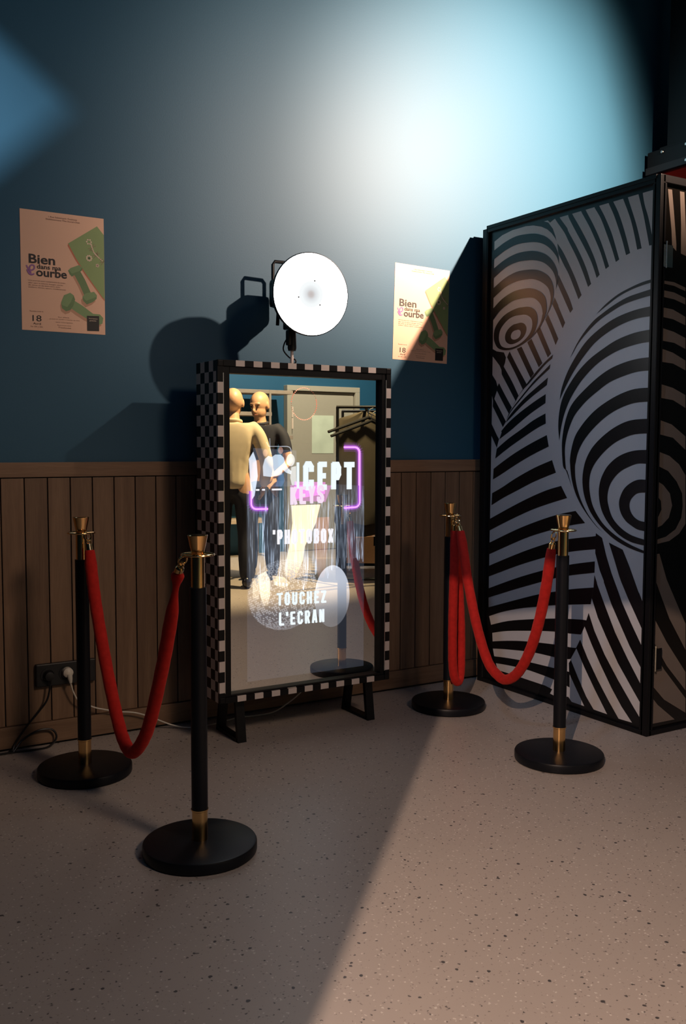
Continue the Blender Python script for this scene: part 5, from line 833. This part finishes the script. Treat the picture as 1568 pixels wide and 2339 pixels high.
# ------------------------------------------------------------------ two people talking, seen in the mirror
def skin_mesh(chains, sub=2):
    """chains of (point, radius); first points that coincide are welded; returns an evaluated mesh"""
    me = bpy.data.meshes.new('s'); vs = []; rad = []; es = []; key = {}
    def vid(p_, r):
        k = tuple(round(c, 4) for c in p_)
        if k not in key: key[k] = len(vs); vs.append(k); rad.append(r)
        return key[k]
    for ch in chains:
        ids = [vid(p_, r) for p_, r in ch]
        es += [(a, b_) for a, b_ in zip(ids, ids[1:]) if a != b_]
    me.from_pydata(vs, es, []); o = bpy.data.objects.new('s', me); C.objects.link(o)
    md = o.modifiers.new('k', 'SKIN')
    for i, sv in enumerate(me.skin_vertices[0].data):
        r = rad[i]; sv.radius = (r, r) if not isinstance(r, tuple) else r; sv.use_root = (i == 0)
    if sub:
        s = o.modifiers.new('u', 'SUBSURF'); s.levels = sub; s.render_levels = sub
    dg = bpy.context.evaluated_depsgraph_get(); dg.update(); out = bpy.data.meshes.new_from_object(o.evaluated_get(dg))
    bpy.data.objects.remove(o); return out
def merge_remesh(meshes, voxel, name, mat, parent):
    bm = BM()
    for m_ in meshes: bm.from_mesh(m_); bpy.data.meshes.remove(m_)
    me = bpy.data.meshes.new(name); bm.to_mesh(me); bm.free(); me.materials.append(MT[mat])
    o = bpy.data.objects.new(name, me); C.objects.link(o); md = o.modifiers.new('r', 'REMESH'); md.mode = 'VOXEL'; md.voxel_size = voxel; md.use_smooth_shade = True
    sm = o.modifiers.new('s', 'SMOOTH'); sm.iterations = 3; sm.factor = 0.5
    dg = bpy.context.evaluated_depsgraph_get(); dg.update(); out = bpy.data.meshes.new_from_object(o.evaluated_get(dg)); bpy.data.objects.remove(o)
    out.materials.clear(); out.materials.append(MT[mat])
    o = bpy.data.objects.new(name, out); C.objects.link(o); o.parent = parent; return o
def ellipsoid(c, r, seg=24, rot=None):
    bm = BM(); bmesh.ops.create_uvsphere(bm, u_segments=seg, v_segments=seg//2, radius=1)
    Mx = Matrix.Translation(c) @ (rot or Matrix.Identity(4)) @ Matrix.Diagonal((*r, 1)); bmesh.ops.transform(bm, matrix=Mx, verts=bm.verts)
    me = bpy.data.meshes.new('e'); bm.to_mesh(me); bm.free(); return me
def hand(wr, d, pd, up_):
    """palm and five fingers: wrist point, pointing direction, palm side, thumb side"""
    wr, d, pd, up_ = Vector(wr), Vector(d).normalized(), Vector(pd).normalized(), Vector(up_).normalized()
    ms = [ellipsoid(wr+d*0.045, (0.020, 0.040, 0.048), 16, Matrix((pd, up_, d)).transposed().to_4x4())]
    for i, (off, ln_) in enumerate(((0.027, 0.070), (0.009, 0.080), (-0.009, 0.074), (-0.026, 0.058))):
        b0 = wr+d*0.075+up_*off; b1 = b0+(d+pd*0.25).normalized()*ln_*0.5; b2 = b1+(d+pd*0.8).normalized()*ln_*0.5
        ms.append(skin_mesh([[(tuple(b0-d*0.02), 0.009), (tuple(b1), 0.0085), (tuple(b2), 0.007)]], 1))
    t0 = wr+d*0.025+up_*0.028; t1 = t0+(d*0.6+up_*0.6+pd*0.3).normalized()*0.035; t2 = t1+(d+pd*0.4).normalized()*0.028
    ms.append(skin_mesh([[(tuple(t0), 0.011), (tuple(t1), 0.0095), (tuple(t2), 0.008)]], 1)); return ms
def person(label, base, H, rz, top, hand_pose, head_turn, head_nod, kind, stance=0.11):
    """local frame: +Y is forward, +X the person's right"""
    t = thing('person', label, 'person', (base[0], base[1], 0)); t.rotation_euler = (0, 0, rz); k = H/1.75
    Z = lambda z: z*k
    hip, sh = 0.93, 1.43
    arms = []
    body = [[((0, 0, Z(0.95)), 0.105), ((0, 0.0, Z(1.12)), 0.100), ((0, 0.0, Z(1.32)), 0.125), ((0, 0, Z(1.44)), 0.085), ((0, 0.01, Z(1.50)), 0.058), ((0, 0.02, Z(1.58)), 0.056)]]
    legs = []
    for s in (-1, 1):
        legs.append([((0, 0, Z(0.95)), 0.105), ((s*0.09, 0, Z(0.88)), 0.10), ((s*stance*0.95, 0.02, Z(0.50)), 0.065), ((s*stance, -0.01, Z(0.28)), 0.055), ((s*stance, -0.02, Z(0.09)), 0.040)])
        el, wr = hand_pose[s]
        arms.append([((0, 0, Z(1.32)), 0.125), ((s*0.17, 0, Z(1.41)), 0.062), ((s*0.215, -0.01, Z(1.36)), 0.055), (el, 0.043), (wr, 0.029)])
    ms = [skin_mesh(body+legs+arms, 2)]
    Rh = Matrix.Rotation(head_turn, 4, 'Z') @ Matrix.Rotation(head_nod, 4, 'X'); hc = Vector((0, 0.025, Z(1.645)))
    HS = 1.12
    def hp(x, y, z): return hc+(Rh @ Vector((x, y, z)))*HS
    def ellh(c, r, seg=24, rot=None): return ellipsoid(c, tuple(q*HS for q in r), seg, rot)
    ms.append(ellh(hp(0, -0.012, 0.015), (0.074, 0.094, 0.090), 32, Rh)); ms.append(ellh(hp(0, 0.018, -0.045), (0.060, 0.070, 0.068), 24, Rh)); ms.append(ellh(hp(0, 0.045, -0.090), (0.034, 0.036, 0.024), 16, Rh))
    ms.append(ellh(hp(0, 0.090, -0.022), (0.013, 0.022, 0.022), 14, Rh)); ms.append(ellh(hp(0, 0.080, 0.000), (0.010, 0.018, 0.028), 14, Rh))
    ms.append(ellh(hp(0, 0.072, 0.026), (0.050, 0.014, 0.010), 16, Rh)); ms.append(ellh(hp(0, 0.078, -0.060), (0.024, 0.012, 0.010), 14, Rh))
    for s in (-1, 1): ms.append(ellh(hp(s*0.076, -0.008, -0.012), (0.010, 0.020, 0.032), 14, Rh))
    for s in (-1, 1):
        el, wr = Vector(hand_pose[s][0]), Vector(hand_pose[s][1]); d = (wr-el).normalized(); side = Vector((-s, 0, 0)); side = (side-d*side.dot(d)).normalized(); upv = d.cross(side)
        if upv.y < 0: upv = -upv
        ms += hand(wr, d, side, upv)
    merge_remesh(ms, 0.0075, 'body', 'skin', t)
    for s in (-1, 1):
        bm = BM(); bmesh.ops.create_uvsphere(bm, u_segments=10, v_segments=8, radius=0.008); bmesh.ops.translate(bm, vec=hp(s*0.030, 0.0775, 0.004), verts=bm.verts); fin(bm, 'eye', 'eye', t, True)
        bm = BM(); tube(bm, [hp(s*0.014, 0.088, 0.030), hp(s*0.032, 0.087, 0.034), hp(s*0.050, 0.075, 0.028)], [0.0015, 0.002, 0.0012], 8); fin(bm, 'eyebrow', 'eye', t, True)
    bm = BM(); tube(bm, [hp(-0.022, 0.083, -0.060), hp(0, 0.091, -0.058), hp(0.022, 0.083, -0.060)], [0.002, 0.0045, 0.002], 8); fin(bm, 'lips', 'lip', t, True)
    # trousers and shoes
    tl = [[(q, r+0.014+(0.012 if i > 2 else 0)) for i, (q, r) in enumerate(ch)] for ch in legs]
    for ch in tl: ch[-1] = ((ch[-1][0][0], ch[-1][0][1], Z(0.055)), 0.062)
    merge_remesh([skin_mesh([[((0, 0, Z(1.02)), 0.112), ((0, 0, Z(0.95)), 0.119)]]+tl, 2)], 0.012, 'trousers', 'trousers', t)
    for s in (-1, 1):
        merge_remesh([ellipsoid((s*stance, 0.055, 0.045), (0.045, 0.135, 0.040)), ellipsoid((s*stance, -0.03, 0.060), (0.042, 0.060, 0.056))], 0.008, 'shoe', 'shoe', t)
    # top
    fat = 0.030 if kind == 'jacket' else 0.016
    tb = [[((0, 0, Z(0.86 if kind == 'jacket' else 0.98)), 0.132+fat*0.5), ((0, 0, Z(0.97)), 0.126+fat*0.7), ((0, 0, Z(1.12)), 0.116+fat*0.8), ((0, 0, Z(1.32)), 0.142+fat), ((0, 0, Z(1.43)), 0.088+fat*0.8), ((0, 0.005, Z(1.475)), 0.068)]]
    for s in (-1, 1):
        el, wr = Vector(hand_pose[s][0]), Vector(hand_pose[s][1])
        a = [((0, 0, Z(1.32)), 0.142+fat), ((s*0.17, 0, Z(1.41)), 0.064+fat*0.5), ((s*0.215, -0.01, Z(1.36)), 0.057+fat*0.6)]
        sh_v = Vector(a[-1][0])
        if kind == 'jacket': a += [(tuple(el), 0.045+fat*0.6), (tuple(el.lerp(wr, 0.93)), 0.036+fat*0.35)]
        else: a += [(tuple(sh_v.lerp(el, 0.72)), 0.050+fat*0.7)]
        tb.append(a)
    merge_remesh([skin_mesh(tb, 2)], 0.011, kind, top, t)
    bm = BM(); tube(bm, [(0.066*math.cos(a), 0.006+0.062*math.sin(a), Z(1.474)-0.012*math.sin(a)) for a in [2*PI*i/24 for i in range(24)]], 0.015, 10, closed=True); fin(bm, 'collar', top, t, True)
    return t
person('bald man in a beige jacket and black trousers seen from behind in the mirror', (3.31, -4.24), 1.69, math.radians(180+28), 'jacket', {-1: ((-0.29, -0.02, 1.06), (-0.25, 0.12, 0.86)), 1: ((0.29, -0.03, 1.06), (0.27, 0.09, 0.84))}, 0.0, -0.10, 'jacket')
person('bald man in a navy polo shirt leaning towards the man in the beige jacket', (3.77, -4.66), 1.69, math.radians(48), 'navy', {-1: ((-0.28, 0.03, 1.06), (-0.16, 0.22, 0.98)), 1: ((0.28, 0.00, 1.06), (0.20, 0.22, 0.94))}, 0.15, -0.30, 'polo_shirt')
